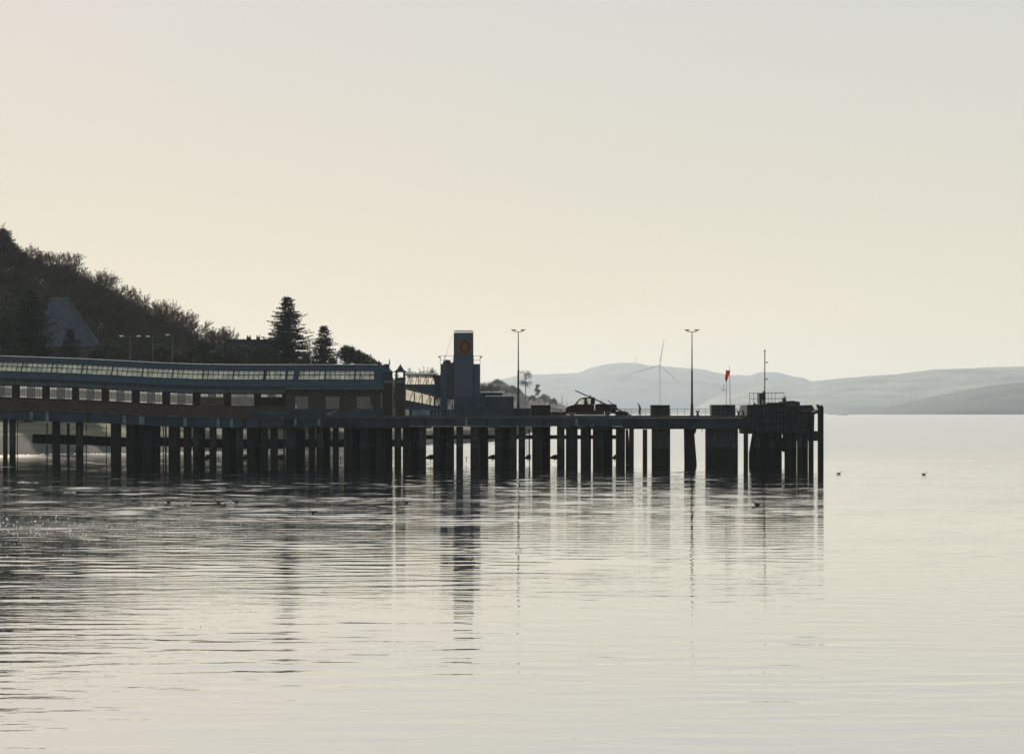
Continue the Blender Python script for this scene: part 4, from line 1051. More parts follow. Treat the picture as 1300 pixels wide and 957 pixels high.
for px, s in ((557.5,-1),(611,1)):
    fl = MB().prism([(wx(px-1.3,TD),wz(453.8+s*.8,TD)),(wx(px+1.3,TD),wz(453.8-s*.8,TD)),(wx(px+1,TD),wz(452.1-s*.5,TD)),(wx(px-1,TD),wz(452.1+s*.5,TD))], TD+.2, TD+.55)
    fl.tube((wx(px,TD),TD+.4,wz(453.3,TD)),(wx(px-s*2.2,TD),TD+.4,wz(455,TD)),.05,.05,5); fl.build('floodlight', 'black_steel', tw)
MB().tube((wx(563,TD),TD+.6,wz(461,TD)),(wx(566.5,TD),TD+.6,wz(449,TD)),.035,.03,5).tube((wx(566.5,TD),TD+.6,wz(449,TD)),(wx(574.5,TD),TD+.6,wz(425,TD)),.018,.012,4).build('aerial', 'steel', tw)
sg = MB().pbox(581, 599.4, 431.8, 449, TD-.1, .09).build('sign_panel', 'orange', tw)
disc = MB(); cxs, czs = wx(590.2,TD-.12), wz(440.3,TD-.12)
disc.prism([(cxs+math.cos(t)*.86, czs+math.sin(t)*.86) for t in np.linspace(0, 2*math.pi, 28, endpoint=False)], TD-.13, TD-.103); disc.build('emblem_disc', 'signred', sg)
lion = [(-.35,-.6),(-.15,-.35),(-.3,-.05),(-.5,.1),(-.4,.2),(-.15,.15),(-.2,.45),(0,.6),(.2,.5),(.12,.3),(.45,.4),(.5,.28),(.18,.1),(.45,.05),(.42,-.08),(.12,-.15),(.3,-.45),(.2,-.62),(0,-.3),(-.15,-.62)]
MB().prism([(cxs+a*1.05, czs+b*1.05) for a, b in lion], TD-.15, TD-.133).build('emblem', 'orange', sg)
tbox(578, 598, 496, 497, TD-.05, .04).build('cover_strip', 'tower2', tw)

# containers and huts beside the tower
def ribbed(name, a, b, ya, D, dep, m, label, cat, top='white', group=None):
    o = thing(name, label, cat, (wx((a+b)/2,D), D, Zd), group)
    b_ = MB().box(wx(a,D), wx(b,D), D+.06, D+dep, Zd, wz(ya,D)); n = int((b-a)/1.6)
    for i in range(n):
        p = lerp(a, b, (i+.25)/n); b_.box(wx(p,D), wx(p+.8*(b-a)/n*.6,D), D, D+.059, Zd+.15, wz(ya+1,D))
    b_.build('body', m, o)
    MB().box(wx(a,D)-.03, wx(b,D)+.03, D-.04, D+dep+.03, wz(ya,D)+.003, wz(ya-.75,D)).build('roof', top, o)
    for p in (a+.5, b-.5): MB().box(wx(p,D)-.07, wx(p,D)+.07, D-.03, D-.002, Zd, wz(ya,D)).build('corner_post', 'container', o)
    return o
ribbed('shipping_container', 617, 652, 503, PD+3, 2.5, 'container', 'dark blue ribbed container with a sunlit top edge, beside the lamp post', 'container', 'roof_ridge')  # pale roof slab puts the sunlit top edge into the colour
ribbed('shipping_container', 583.5, 616.6, 505, PD+2.4, 2.4, 'container', 'dark blue ribbed container standing in front of the lift tower foot', 'container', 'container')
hut = thing('control_cabin', 'flat roofed control cabin with a pale picket rail along its roof, behind the containers', 'cabin', (wx(620,PD+9), PD+9, Zd))
tbox(603, 638, 498.5, None, PD+9, 4).build('wall', 'tower2', hut)
tbox(602, 640, 496.8, 498.4, PD+8.7, 4.6).build('roof', 'roof_ridge', hut)
pk = MB(); p = 611.
while p < 638: pk.pbox(p, p+.4, 489.5+rr.random(), 496.7, PD+8.9, .05); p += 1.35
pk.pbox(611, 637.5, 493, 493.5, PD+8.96, .04); pk.build('picket_rail', 'steel', hut)
MB().pbox(604.5, 606, 488, 496.7, PD+9.5, .3).build('stove_pipe', 'tower2', hut)

# ------------------------------------------------------------------ lamp posts, windsock, bollards
def tall_lamp(px, D, label, ytop=418.2, ymid=470, wide=1.0):
    x = wx(px, D); root = thing('lamp_post', label, 'lamp post', (x, D, Zd), 'tall twin headed lamp posts on the pier')
    MB().tube((x,D,Zd), (x,D,Zd+.05), .35, .35, 8).tube((x,D,Zd+.051), (x,D,wz(512,D)), .24, .2, 10).tube((x,D,wz(512,D)), (x,D,wz(ymid,D)), .16, .13, 10).tube((x,D,wz(ymid,D)), (x,D,wz(ytop+3.2,D)), .10, .06, 8).build('pole', 'black_steel', root)
    zc = wz(ytop+3, D); MB().tube((x-.62*wide,D,zc), (x+.62*wide,D,zc), .05, .05, 6).tube((x-.6*wide,D,zc), (x-.6*wide,D,zc+.3), .05, .05, 6).tube((x+.6*wide,D,zc), (x+.6*wide,D,zc+.3), .05, .05, 6).build('arm', 'black_steel', root)
    for s in (-1, 1):
        c = x+s*.68*wide; h = MB().prism([(c-.40,zc+.32),(c+.40,zc+.32),(c+.26,zc+.17),(c-.2,zc+.12)][::1], D-.22, D+.22); h.build('lamp_head', 'black_steel', root)
tall_lamp(658, PD+12, 'tall thin lamp post with twin heads behind the dark blue container')
tall_lamp(878.5, PD+12, 'tall lamp post with twin heads standing alone near the outer end of the pier', wide=1.05)
WD = PD+2
def windsock():
    x = wx(922, WD); o = thing('windsock', 'orange windsock hanging limp on a thin pole above the second pier box', 'windsock', (x, WD, wz(514.3,WD)))
    MB().tube((x,WD,wz(514.3,WD)), (x,WD,wz(469.5,WD)), .035, .03, 6).build('pole', 'steel', o)
    s = MB(); n = 10; vs = []; fs = []
    prof = [(470.2,924.2,.30),(473,923.8,.28),(476,923.1,.27),(479,922.4,.24),(481.6,921.8,.17)]
    for y, px, r in prof:
        for k in range(n): t = 2*math.pi*k/n; vs.append((wx(px,WD)+math.cos(t)*r, WD-.1+math.sin(t)*r*.5, wz(y,WD)+math.cos(t)*-.02))
    for j in range(len(prof)-1):
        for k in range(n): fs.append((j*n+k, j*n+n+k, j*n+n+(k+1)%n, j*n+(k+1)%n))
    s.add(vs, fs).build('sock', 'orange_cloth', o, smooth=True)
    MB().tube((x,WD,wz(481.6,WD)), (x,WD,wz(484,WD)), .14, .10, 8).build('weight', 'tower2', o)
windsock()
o = thing('flag_pole', 'thin bare pole standing beside the orange windsock', 'pole', (wx(927,WD), WD, wz(514.3,WD)))
MB().tube((wx(927,WD),WD,wz(514.3,WD)), (wx(926.3,WD),WD,wz(466,WD)), .05, .025, 6).build('pole', 'steel', o)
MB().ball((wx(926.3,WD),WD,wz(465.8,WD)), .05, .05, .05, 6, 4).build('finial', 'steel', o)
o = thing('aerial', 'small radio aerial on a short side arm by the windsock pole', 'aerial', (wx(921,WD), WD+.05, wz(495.7,WD)))
bb = MB().pbox(916, 921.4, 495.3, 495.8, WD+.04, .04).pbox(918.3, 918.75, 488, 495.28, WD+.04, .04).pbox(915.9, 916.2, 492.5, 495.28, WD+.04, .04); bb.build('arm', 'steel', o)
def bollard(px, D, label, g=True):
    x = wx(px, D); o = thing('bollard', label, 'bollard', (x, D, Zd), 'mooring bollards on the pier')
    MB().tube((x,D,Zd), (x,D,Zd+.08), .28, .28, 10).tube((x,D,Zd+.08), (x,D,Zd+.45), .15, .13, 10).build('post', 'black_steel', o)
    MB().tube((x,D,Zd+.42), (x-.25,D,Zd+.78), .10, .08, 8).tube((x,D,Zd+.42), (x+.25,D,Zd+.78), .10, .08, 8).build('horns', 'black_steel', o)
bollard(885.5, PD+4, 'twin horned bollard beside the foot of the outer lamp post')
bollard(937.5, PD+4, 'twin horned bollard just past the widest pier box')
bollard(943.8, PD+4, 'twin horned bollard beside the outermost mooring dolphin')

# ------------------------------------------------------------------ truck
KD = PD+6
def truck():
    o = thing('pickup_truck', 'dark red flatbed pickup truck with a beacon and a long boom resting over its cab', 'truck', (wx(750,KD), KD, Zd))
    X = lambda p: wx(p, KD); W = 1.9
    ZZ = lambda h: Zd+h
    k = KD
    # chassis and wheels: truck faces the tower side (towards smaller x)
    MB().box(X(731), X(767), k+.1, k+W-.1, ZZ(.16), ZZ(.62)).box(X(776), X(782), k+.15, k+W-.15, ZZ(.3), ZZ(.62)).box(X(719), X(722), k+.15, k+W-.15, ZZ(.3), ZZ(.6)).build('chassis', 'truck_dark', o)
    MB().box(X(755), X(782), k+.2, k+W-.2, ZZ(.6), ZZ(.76)).build('bed_frame', 'truck_dark', o)
    body = [(718.5,.45),(718,.95),(719.5,1.25),(724,1.42),(730.5,1.62),(752.5,1.64),(754.5,1.5),(754.5,.5)]
    MB().prism([(X(p), ZZ(z)) for p, z in body], k, k+W).build('body', 'truck_red', o)
    # cab with window openings: pillars and roof
    def bars(y):
        m = MB()
        m.prism([(X(729.2),ZZ(1.6)),(X(731),ZZ(1.6)),(X(737.5),ZZ(2.42)),(X(736),ZZ(2.42))], y, y+.08)
        m.prism([(X(741.6),ZZ(1.63)),(X(744.8),ZZ(1.63)),(X(745.2),ZZ(2.5)),(X(742.6),ZZ(2.5))], y, y+.08)
        m.prism([(X(750.2),ZZ(1.63)),(X(755.4),ZZ(1.6)),(X(755.4),ZZ(2.52)),(X(750.8),ZZ(2.52))], y, y+.08)
        return m
    bars(k).build('cab_pillars', 'truck_red', o); bars(k+W-.08).build('cab_pillars', 'truck_red', o)
    MB().prism([(X(735),ZZ(2.40)),(X(737.5),ZZ(2.52)),(X(742),ZZ(2.62)),(X(755),ZZ(2.64)),(X(755.6),ZZ(2.48)),(X(737),ZZ(2.38))], k-.01, k+W+.01).build('cab_roof', 'truck_red', o)
    MB().prism([(X(729.6),ZZ(1.62)),(X(736.2),ZZ(2.4)),(X(736.5),ZZ(2.4)),(X(730),ZZ(1.62))], k+.09, k+W-.09).build('windscreen', 'clear', o)
    MB().box(X(731.5), X(750), k+.02, k+.04, ZZ(1.64), ZZ(2.4)).build('side_window', 'clear', o)
    MB().box(X(731.5), X(750), k+W-.04, k+W-.02, ZZ(1.64), ZZ(2.4)).build('side_window', 'clear', o)
    MB().box(X(743), X(747), k+.5, k+.62+.5, ZZ(1.2), ZZ(2.1)).build('seat_back', 'truck_dark', o)
    MB().box(X(755.9), X(782.5), k-.02, k+W+.02, ZZ(.75), ZZ(.95)).build('flatbed', 'truck_dark', o)
    sb = MB().box(X(756.2), X(782.3), k-.05, k, ZZ(.96), ZZ(1.62)).box(X(756.2), X(782.3), k+W, k+W+.05, ZZ(.96), ZZ(1.62)).box(X(782.35), X(782.9), k-.05, k+W+.05, ZZ(.96), ZZ(1.55)); sb.build('dropside', 'truck_red', o)
    for p in (726.5, 771.5):
        for y in (k+.02, k+W-.27):
            wh = MB().tube((X(p), y, ZZ(.38)), (X(p), y+.25, ZZ(.38)), .38, .38, 20).build('wheel', 'tyre', o)
            MB().tube((X(p), y-.012, ZZ(.38)), (X(p), y-.002, ZZ(.38)), .2, .2, 14).build('rim', 'steel', wh)
    MB().box(X(748.3), X(751.3), k+.8, k+1.1, ZZ(2.65), ZZ(2.72)).tube((X(749.8),k+.95,ZZ(2.72)), (X(749.8),k+.95,ZZ(2.95)), .12, .1, 10).build('beacon', 'orange', o)
    MB().box(X(717.4), X(718.4), k+.1, k+W-.1, ZZ(.42), ZZ(.62)).build('bumper', 'truck_dark', o)
    for y in (k+.12, k+W-.42): MB().ball((X(718.6), y+.15, ZZ(1.0)), .06, .14, .12, 8, 6).build('headlight', 'lens', o)
    MB().box(X(732.2), X(733.6), k-.22, k-.02, ZZ(1.62), ZZ(1.86)).build('wing_mirror', 'truck_dark', o)
    ld = MB()
    ld.ball((X(764), k+.9, ZZ(1.35)), 1.0, .6, .4, 8, 5).ball((X(773), k+.9, ZZ(1.3)), .9, .6, .38, 8, 5); ld.build('load', 'cloth_dark', o)
truck()
def pole_obj(label, a, b, r, name='long_pole'):
    o = thing(name, label, 'pole', Vector(a)); MB().tube(a, b, r, r*.8, 8).build('shaft', 'black_steel', o)
    return o
d = KD-.45
po = pole_obj('long dark pole slanting from the deck up across the truck cab', (wx(801,d),d,wz(527.2,d)), (wx(730,d),d,wz(495.6,d)), .10)
MB().ball((wx(763,d),d,wz(510.5,d)), .18,.12,.15,8,5).tube((wx(763,d),d,wz(510,d)), (wx(764,d),d,wz(507.5,d)), .03,.03,5).build('hanging_hook', 'black_steel', po)
pole_obj('short dark pole held at a slant by the worker at the truck tail', (wx(786,d-.3),d-.3,wz(520.5,d-.3)), (wx(771.5,d-.3),d-.3,wz(508,d-.3)), .07, 'short_pole')
# car-like low dark things on the deck: hose reel and equipment
def equipment(a, b, ya, D, label, name, cat):
    o = thing(name, label, cat, (wx((a+b)/2,D), D, Zd)); X = lambda p: wx(p,D); r_ = random.Random(a)
    m = MB(); n = max(2, int((b-a)/4))
    for i in range(n):
        p = lerp(a+1.5, b-1.5, i/(n-1)); h = (wz(ya,D)-Zd)*r_.uniform(.7,1)
        for j in range(3):
            m.add(*torus((X(p), D+.5, Zd+.12+j*h*.3), h*.55, .12))
    m.build('coil', 'tyre', o)
    return o
def torus(c, Rr, r, nu=14, nv=6):
    vs = []; fs = []
    for i in range(nu):
        for j in range(nv):
            u = 2*math.pi*i/nu; v = 2*math.pi*j/nv
            vs.append((c[0]+(Rr+r*math.cos(v))*math.cos(u), c[1]+(Rr+r*math.cos(v))*math.sin(u), c[2]+r*math.sin(v)))
    for i in range(nu):
        for j in range(nv): fs.append((i*nv+j, ((i+1)%nu)*nv+j, ((i+1)%nu)*nv+(j+1)%nv, i*nv+(j+1)%nv))
    return vs, fs
equipment(701, 717, 522.5, KD, 'low heap of coiled mooring rope in front of the truck bonnet', 'rope_coils', 'rope')
equipment(784, 796, 521, KD+1, 'low heap of coiled rope behind the truck tail', 'rope_coils', 'rope')

# ------------------------------------------------------------------ people
def person(px, D, pose, label, top, bottom, lookdown=.2):
    x0 = wx(px, D); o = thing('person', label, 'person', (x0, D, Zd))
    J = {k: Vector(v) for k, v in pose.items()}
    names = ['pelvis','waist','chest','neck','head','l_sho','l_elb','l_wri','l_han','r_sho','r_elb','r_wri','r_han','l_hip','l_kne','l_ank','l_toe','r_hip','r_kne','r_ank','r_toe']
    rad = dict(pelvis=.15,waist=.135,chest=.16,neck=.058,head=.095,l_sho=.075,l_elb=.052,l_wri=.034,l_han=.04,r_sho=.075,r_elb=.052,r_wri=.034,r_han=.04,l_hip=.1,l_kne=.066,l_ank=.045,l_toe=.04,r_hip=.1,r_kne=.066,r_ank=.045,r_toe=.04)
    E = [('pelvis','waist'),('waist','chest'),('chest','neck'),('neck','head'),('chest','l_sho'),('l_sho','l_elb'),('l_elb','l_wri'),('l_wri','l_han'),('chest','r_sho'),('r_sho','r_elb'),('r_elb','r_wri'),('r_wri','r_han'),
         ('pelvis','l_hip'),('l_hip','l_kne'),('l_kne','l_ank'),('l_ank','l_toe'),('pelvis','r_hip'),('r_hip','r_kne'),('r_kne','r_ank'),('r_ank','r_toe')]
    verts = [J[n] for n in names]; idx = {n: i for i, n in enumerate(names)}; edges = [(idx[a], idx[b]) for a, b in E]; rads = [rad[n] for n in names]
    for s in ('l','r'):   # fingers and thumb
        h = J[s+'_han']; d = (J[s+'_han']-J[s+'_wri']).normalized(); sd_ = d.cross(Vector((0,0,1)) if abs(d.z) < .9 else Vector((0,1,0))).normalized(); dn = d.cross(sd_)
        for k, (lat, ln) in enumerate(((-.03,.07),(-.01,.08),(.01,.075),(.03,.06))):
            a = h+d*.03+sd_*lat; b = a+d*ln*.6+dn*.01; c = b+d*ln*.35+dn*.03; i = len(verts)
            verts += [a, b, c]; rads += [.010,.009,.008]; edges += [(idx[s+'_han'], i), (i, i+1), (i+1, i+2)]
        a = h+sd_*.035; b = a+sd_*.03+d*.035; i = len(verts); verts += [a, b]; rads += [.013,.010]; edges += [(idx[s+'_wri'], i), (i, i+1)]
    def skin(name, verts, edges, rads, m, parent, rootv=0, sub=1, scale=1.):
        me = bpy.data.meshes.new(name); me.from_pydata([tuple(v) for v in verts], edges, [])
        ob = bpy.data.objects.new(name, me); C.objects.link(ob)
        md = ob.modifiers.new('skin', 'SKIN')
        if not me.skin_vertices: bpy.context.view_layer.objects.active = ob; bpy.ops.object.mode_set(mode='OBJECT') if False else None
        sk = me.skin_vertices[0].data if me.skin_vertices else None
        if sk is None:
            bm = bmesh.new(); bm.from_mesh(me); lay = bm.verts.layers.skin.verify()
            bm.verts.ensure_lookup_table()
            for i, v in enumerate(bm.verts): v[lay].radius = (rads[i]*scale, rads[i]*scale); v[lay].use_root = (i == rootv)
            bm.to_mesh(me); bm.free()
        else:
            for i in range(len(verts)): sk[i].radius = (rads[i]*scale, rads[i]*scale); sk[i].use_root = (i == rootv)
        s2 = ob.modifiers.new('sub', 'SUBSURF'); s2.levels = sub; s2.render_levels = sub
        dg = bpy.context.evaluated_depsgraph_get(); me2 = bpy.data.meshes.new_from_object(ob.evaluated_get(dg))
        ob.modifiers.clear(); ob.data = me2; me2.materials.clear(); me2.materials.append(M[m]); me2.shade_smooth()
        ob.parent = parent; return ob
    skin('body', verts, edges, rads, 'skin', o)
    def cloth(name, chain, m, add):
        ns = []
        for a, b in chain:
            for n in (a, b):
                if n not in ns: ns.append(n)
        # cuffs end short of wrist / ankle
        vv = [J[n] for n in ns]; rd = [rad[n]+add for n in ns]
        skin(name, vv, [(ns.index(a), ns.index(b)) for a, b in chain], rd, m, o)
    cloth('jacket', [('pelvis','waist'),('waist','chest'),('chest','l_sho'),('l_sho','l_elb'),('l_elb','l_wri'),('chest','r_sho'),('r_sho','r_elb'),('r_elb','r_wri')], top, .022)
    cloth('trousers', [('pelvis','l_hip'),('l_hip','l_kne'),('l_kne','l_ank'),('pelvis','r_hip'),('r_hip','r_kne'),('r_kne','r_ank')], bottom, .02)
    hd = J['head']; f = Vector(pose.get('face', (-1,0,-.2))).normalized() if 'face' in pose else Vector((-1,0,-.2)).normalized()
    MB().ball((hd.x-f.x*.025, hd.y, hd.z+.03), .105, .1, .11, 10, 6)
    hh = MB().ball((hd.x-f.x*.03+x0, hd.y+D, hd.z+.035+Zd), .108, .1, .105, 12, 8); hh.build('hair', 'hair', o)
    fc = MB().ball((hd.x+f.x*.105+x0, hd.y+D, hd.z-.005+Zd), .02, .014, .025, 6, 4)
    fc.build('nose', 'skin', o)
    ey = MB().ball((hd.x+f.x*.092+x0, hd.y+D-.035, hd.z+.02+Zd), .012, .012, .01, 6, 4).ball((hd.x+f.x*.092+x0, hd.y+D+.035, hd.z+.02+Zd), .012, .012, .01, 6, 4); ey.build('eyes', 'hair', o)
    er = MB().ball((hd.x+x0, hd.y+D-.097, hd.z+Zd), .022, .01, .03, 6, 4).ball((hd.x+x0, hd.y+D+.097, hd.z+Zd), .022, .01, .03, 6, 4); er.build('ears', 'skin', o)
# worker at the truck tail: bent forward, arms to the pole
person(780.5, KD-.4, dict(pelvis=(.12,0,.93), waist=(.08,0,1.08), chest=(-.06,0,1.33), neck=(-.15,0,1.47), head=(-.24,0,1.58),
    l_sho=(-.07,-.18,1.38), l_elb=(-.20,-.24,1.14), l_wri=(-.40,-.16,1.12), l_han=(-.47,-.14,1.13), r_sho=(-.07,.18,1.38), r_elb=(-.22,.24,1.15), r_wri=(-.42,.1,1.2), r_han=(-.49,.08,1.21),
    l_hip=(.12,-.09,.88), l_kne=(.02,-.12,.48), l_ank=(.14,-.13,.08), l_toe=(-.06,-.14,.04), r_hip=(.12,.09,.88), r_kne=(.10,.13,.48), r_ank=(.30,.14,.08), r_toe=(.12,.15,.04)),
    'person in a purple jacket leaning over the tail of the truck', 'cloth_purple', 'cloth_dark')
# walker with bowed head facing the truck
person(812, KD-1, dict(pelvis=(.05,0,.95), waist=(.05,0,1.1), chest=(-.04,0,1.38), neck=(-.12,0,1.53), head=(-.22,0,1.62),
    l_sho=(-.02,-.18,1.44), l_elb=(.08,-.22,1.16), l_wri=(-.10,-.2,.98), l_han=(-.16,-.19,.95), r_sho=(-.02,.18,1.44), r_elb=(.12,.22,1.18), r_wri=(.0,.2,.96), r_han=(-.04,.19,.90),
    l_hip=(.05,-.09,.9), l_kne=(-.06,-.11,.50), l_ank=(.0,-.12,.08), l_toe=(-.20,-.12,.04), r_hip=(.05,.09,.9), r_kne=(.09,.11,.48), r_ank=(.24,.12,.1), r_toe=(.06,.12,.04)),
    'person in dark clothes walking with bowed head between the truck and the pier box', 'cloth_dark', 'cloth_dark')

# ------------------------------------------------------------------ mooring dolphin at the outer end
DD = PD
dl = thing('mooring_dolphin', 'massive black piled berthing dolphin with railed platform and mast at the end of the pier', 'dolphin', (wx(995,DD), DD, 0))
def dbox(a, b, ya, yb, dep, name, m='timber', dy=0.): return MB().pbox(a, b, ya, yb, DD+dy, dep).build(name, m, dl)
MB().pprism([(948.2,514.5),(950,513.8),(975,513),(975.5,511),(998,510.8),(998,549),(944.6+6,549),(950.6,530),(948.4,530)], DD-.4, 9).build('platform', 'timber', dl)
MB().pprism([(998.1,509.2),(1007,508.6),(1015.5,510),(1015.5,549),(998.1,549)], DD-.3, 8.5).build('platform_block', 'timber', dl)
for k, (a, b) in enumerate(((957,966),(966.4,975),(975.5,984),(984.5,993.2))): pile(dl, a, b, DD+(k%2)*1.1, 549, m='timber')
for k, (a, b) in enumerate(((996.3,1004.5),(1004.6,1012),(1012.2,1019),(1019.2,1026.5),(1026.7,1033.5))): pile(dl, a, b, DD+(k%2)*.9, 520 if a > 1015 else 549, m='timber')
for k, (a, b) in enumerate(((958,968),(970,980),(982,991.5),(1000,1009),(1014,1024))): pile(dl, a, b, DD+6, 549, m='weed')
pile(dl, 944.2, 950.2, DD-.9, 549, m='timber')
wedge(dl, 952.5+3.5, 960, 951.5, 957, 549, 575, DD+1, .9)
wedge(dl, 955.5, 960, 955, 960, 549, 580, DD+3, .9)
MB().pbox(944, 960, 545, 550.5, DD-.8, 6).build('cross_head', 'timber', dl)
MB().pprism([(1015.6,514.5),(1031,513.9),(1034.5,520.5),(1037,522),(1040,520.5),(1040,523.5),(1034,526),(1033.5,549),(1015.6,549)], DD+.3, 6).build('side_frame', 'timber', dl)
MB().pbox(1016, 1030, 520.9, 521.7, DD+.1, .15).build('pipe', 'steel', dl)
MB().pbox(994, 1037.5, 547, 559.5, DD+4.5, .6).build('waling', 'timber', dl)
MB().pbox(1033, 1040, 547.5, 559.5, DD-.2, 1.2).build('fender_arm', 'timber', dl)
MB().pbox(993, 996.5, 549, 552, DD+2, .3).build('brace', 'timber', dl)
MB().pprism([(992.5,572),(992.5,556),(997,553),(997,569),(995.5,574)], DD+2.5, .3).build('brace', 'timber', dl)
fp = MB().pprism([(1037.2,514),(1039,513.2),(1041,515.5),(1043.5,513.8),(1045.6,516.8),(1045.6,598),(1045.6,640),(1039.6,640),(1039.6,520)], DD-6, 1.2); fp.build('fender_pile', 'timber', dl)
MB().pprism([(1033.6,522.8),(1039.8,519.5),(1039.8,522.5),(1033.6,525.6)], DD-5.4, 6.2).build('fender_arm', 'timber', dl)
MB().pbox(1036.6, 1038.2, 560, 640, DD+5, .5).build('rear_pile', 'timber', dl) if False else None
# extra timbers on the face
fcs = MB()
fcs.pbox(948.3, 950.8, 515, 540, DD-.62, .2)
for p in np.arange(951, 1014, 4.5): fcs.pbox(p, p+2.6, 516+(p>998)*-1, 548.6, DD-.62, .2)
for y in (520, 533, 543): fcs.pbox(951, 1014.5, y, y+1.6, DD-.80, .17)
fcs.build('fender_timbers', 'timber', dl)
# railing on top
r_ = MB()
zt = 498.4
for yy in (498.4, 505.6): r_.pbox(951, 963, yy+.6, yy+1.0, DD+1, .06); r_.pbox(972, 995.5, yy, yy+.5, DD+1, .06); r_.pbox(951, 995.5, yy+.4, yy+.8, DD+6, .05)
for p in (951.2, 956.5, 961.8): r_.pbox(p, p+.55, 499.2, 514, DD+1, .07)
for p in (975, 979.5, 984, 995): r_.pbox(p, p+.5, 498.4, 511.5, DD+1, .07)
r_.pbox(951.2, 951.7, 499.2, 514, DD+6, .05).pbox(995, 995.5, 498.8, 511, DD+6, .05)
r_.build('railing', 'steel', dl)
cb = MB().pbox(964, 967.6, 498.8, 513.2, DD+1.3, .8); cb.build('cabinet', 'brick', dl)
MB().pbox(961.5, 963, 498.4, 514, DD+1.2, .3).build('signal_post', 'steel', dl)
MB().pprism([(993.2,510.7),(993.4,503.5),(995,506),(996.2,502.6),(997,506),(997.5,502.8),(998,504),(998,508),(998.5,509.2)], DD+.8, .4).build('fairlead', 'black_steel', dl)
MB().pprism([(956,513.6),(957,511.5),(959,511.2),(960,513.6)], DD+.3, .5).build('fairlead', 'black_steel', dl)
mst = thing('signal_mast', 'thin signal mast with small lamps on the berthing dolphin platform', 'mast', (wx(971,DD+1.6), DD+1.6, wz(511.5,DD+1.6)))
D2 = DD+1.6
MB().tube((wx(970.5,D2),D2,wz(513,D2)), (wx(970.8,D2),D2,wz(497,D2)), .17, .13, 8).tube((wx(970.8,D2),D2,wz(497,D2)), (wx(971,D2),D2,wz(446.5,D2)), .085, .07, 8).build('pole', 'steel', mst)
MB().ball((wx(971,D2),D2,wz(445.3,D2)), .13,.13,.15,8,6).build('lantern', 'black_steel', mst)
for y in (460, 481.2):
    MB().tube((wx(971,D2),D2,wz(y+.8,D2)), (wx(973.4,D2),D2,wz(y,D2)), .04, .04, 5).ball((wx(973.7,D2),D2,wz(y-.1,D2)), .13,.1,.1,8,6).build('side_lamp', 'black_steel', mst)
MB().tube((wx(969,D2),D2,wz(512,D2)), (wx(970,D2),D2,wz(498,D2)), .14, .10, 7).ball((wx(969.5,D2),D2,wz(503,D2)), .3,.25,.75,8,6).build('stay_box', 'black_steel', mst)

# ------------------------------------------------------------------ wind turbine, ferry, far buildings
def turbine():
    D = 7600.; k = D/F; o = thing('wind_turbine', 'giant pale wind turbine standing in haze before the far hills', 'wind turbine', (wx(837.5,D), D, -2))
    x = wx(837.5,D); zh = wz(463.2,D)
    MB().tube((x,D,-3), (x,D,zh-3), 5.2, 3.6, 16).build('tower', 'white', o)
    MB().box(x-2.6, x+3.4, D-4, D+10, zh-3, zh+3.4).build('nacelle', 'white', o)
    MB().ball((x-.3,D-6.5,zh), 2.6, 3.2, 2.6, 12, 8).build('hub', 'white', o)
    for i, (ang, L) in enumerate(((80.5,34),(197,45),(-43,42))):
        a = R(ang); L *= k; d = Vector((math.cos(a),0,math.sin(a))); s = Vector((-d.z,0,d.x)); c = Vector((x,D-6.5,zh)); vs = []; fs = []
        for t, wd in ((.0,2.4),(.06,2.6),(.2,5.0),(.5,3.6),(.8,2.3),(1,.7)):
            p = c+d*L*t; vs += [p-s*wd*.4-Vector((0,.0,0)), p+Vector((0,-wd*.28,0)), p+s*wd*.6, p+Vector((0,wd*.28,0))]
        for j in range(5):
            for q in range(4): fs.append((j*4+q, j*4+(q+1)%4, j*4+4+(q+1)%4, j*4+4+q))
        fs += [(3,2,1,0),(20,21,22,23)]
        MB().add(vs, fs).build('blade', 'white', o)
turbine()
def ferry():
    D = 5200.; X = lambda p: wx(p,D); o = thing('ferry', 'small white vessel catching the sun by the far shore beyond the pier end', 'boat', (X(1071),D,0))
    MB().prism([(X(1063.5),.4),(X(1076.5),.4),(X(1078.5),3.4),(X(1063),2.6)], D, D+9).build('hull', 'hull', o)
    MB().prism([(X(1066),2.9),(X(1075),3.3),(X(1074.5),5.6),(X(1067.5),5.4)], D+1, D+8).build('cabin', 'hull', o)
    MB().box(X(1070.5)-.6, X(1070.5)+.6, D+4, D+5, 5.6, 8.2).build('funnel', 'hull', o)
ferry()
def yacht(px, ytop, label, w_):
    D = 2700.; X = lambda p: wx(p,D); Z = lambda p: wz(p,D); o = thing('sailing_yacht', label, 'yacht', (X(px),D,0), 'white sails beyond the headland')
    MB().prism([(X(px-3.2*w_),1.6),(X(px+3.4*w_),1.9),(X(px+2.6*w_),-.4),(X(px-2.6*w_),-.4)], D-1.5, D+1.5).build('hull', 'hull', o)
    MB().tube((X(px),D,1.5), (X(px),D,Z(ytop)), .12, .08, 6).build('mast', 'steel', o)
    MB().prism([(X(px+.2),Z(ytop+.6)),(X(px+2.6*w_),2.6),(X(px+.2),2.6)], D-.05, D+.05).build('mainsail', 'sail', o)
    MB().prism([(X(px-.3),Z(ytop+2)),(X(px-.3),2.6),(X(px-3*w_),2.2)], D-.2, D-.12).build('jib', 'sail', o)
yacht(713.5, 499, 'taller white sailed yacht beyond the misty headland', 1.0)
yacht(719.5, 506.5, 'shorter white sailed yacht beyond the misty headland', .8)
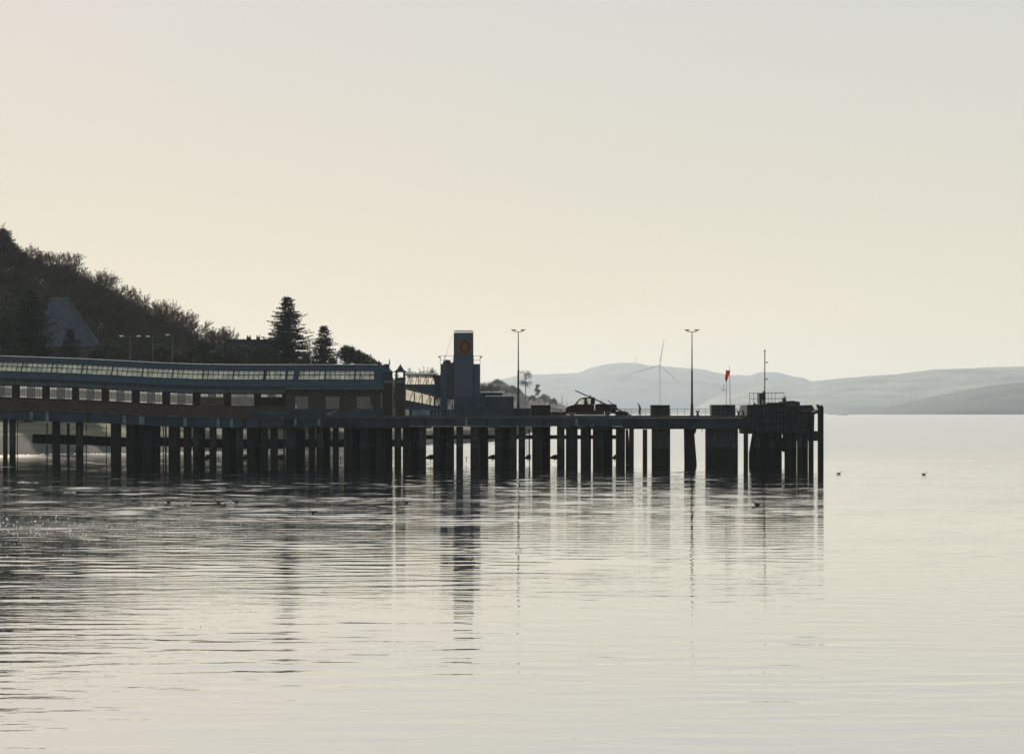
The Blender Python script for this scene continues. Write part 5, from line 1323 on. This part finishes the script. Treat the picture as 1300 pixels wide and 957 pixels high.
for a, b, y, lb in ((817,846,500,'long pale shed low on the far hills behind the turbine'), (879,895,501,'shorter pale shed on the far hills beside the outer lamp post')):
    D = 17150.; o = thing('far_shed', lb, 'shed', (wx((a+b)/2,D),D,wz(y+2,D)), 'pale sheds on the far hills')
    MB().box(wx(a,D), wx(b,D), D, D+60, wz(y+6,D), wz(y+.8,D)).build('wall', 'wall_far', o)
    MB().add([(wx(a,D)-2,D-2,wz(y+.8,D)),(wx(b,D)+2,D-2,wz(y+.8,D)),(wx(b,D)+2,D+62,wz(y+.8,D)),(wx(a,D)-2,D+62,wz(y+.8,D)),(wx(a,D)-2,D+30,wz(y-.4,D)),(wx(b,D)+2,D+30,wz(y-.4,D))], [(0,1,5,4),(2,3,4,5),(1,2,5),(3,0,4),(0,3,2,1)]).build('roof', 'white', o)
o = thing('radio_mast', 'hair-thin radio mast on top of the highest far hill', 'mast', (wx(807,18300), 18300, wz(461,18300)))
MB().tube((wx(807,18300),18300,wz(464,18300)), (wx(807,18300),18300,wz(453,18300)), 2.2, 1.2, 5).build('pole', 'steel', o)

# ------------------------------------------------------------------ birds on the water
def bird(px, py, label, m, s=1., face=1):
    s = s*(.6 if m == 'gull' else .9)
    D = H*F/(py+1.0-HY); x = wx(px, D); o = thing('gull' if m == 'gull' else 'duck', label, 'bird', (x, D, 0), 'birds floating on the water')
    b = MB(); L = .2*s; f = face
    vs = []; fs = []; n = 8
    for t, r, z in ((-1.25,.01,.13),(-1.0,.045,.10),(-.5,.085,.07),(0,.10,.065),(.5,.085,.08),(.8,.05,.12),(.92,.036,.18),(1.0,.036,.235),(1.14,.042,.265),(1.3,.03,.258),(1.42,.012,.25),(1.6,.005,.245)):
        for k in range(n):
            a = 2*math.pi*k/n; vs.append((x+f*t*L, D+math.cos(a)*r*s, z*s+math.sin(a)*r*s))
    for j in range(11):
        for k in range(n): fs.append((j*n+k, j*n+(k+1)%n, j*n+n+(k+1)%n, j*n+n+k))
    fs += [tuple(range(n-1,-1,-1)), tuple(range(11*n, 12*n))]
    zs = sea_z(x, D)+.02; b.add(vs, fs); b.v = [(p[0], p[1], p[2]+zs) for p in b.v]; b.build('body', m, o, smooth=True)
    tl = MB().prism([(x-f*1.1*L, .12*s), (x-f*1.75*L, .17*s), (x-f*1.15*L, .16*s)], D-.03, D+.03); tl.v = [(p[0], p[1], p[2]+zs) for p in tl.v]; tl.build('tail', m, o)
for a in ((961,641,'dark duck with raised tail floating nearest, below the end dolphin','duck',1.5,-1), (1065,601,'tiny dark duck on open water just beyond the fender pile','duck',1.3,1),
          (1173,602,'tiny dark duck alone on the open water farthest from the pier','duck',1.3,1), (516,638,'dark duck on the water left of the tower reflection','duck',1.2,-1), (398,651,'low dark duck between the two bird groups','duck',1.3,-1),
          (214.5,637,'dark duck in the middle of the row of white gulls','duck',1.2,1),(277,637.5,'dark duck at the start of the short bird group','duck',1.2,-1),(300,637.5,'upright dark duck at the end of the short bird group','duck',1.3,-1),
          (184,637.5,'white gull floating first in the row of gulls','gull',1.3,1),(194,637.5,'white gull second in the row of gulls','gull',1.3,1),(201.5,637.7,'white gull third in the row of gulls','gull',1.1,-1),(206,637.8,'white gull just before the dark duck in the row','gull',1.1,1),
          (219,638,'white gull just after the dark duck in the row','gull',1.2,1),(231,638,'white gull next to last in the row of gulls','gull',1.0,-1),(239,638,'white gull last in the row of gulls','gull',1.3,1),
          (290,638.3,'white gull in the middle of the short bird group','gull',1.4,1),(294,638.6,'white gull nearer the upright dark duck','gull',1.4,-1)):
    bird(*a)
print('objects', len(bpy.data.objects))
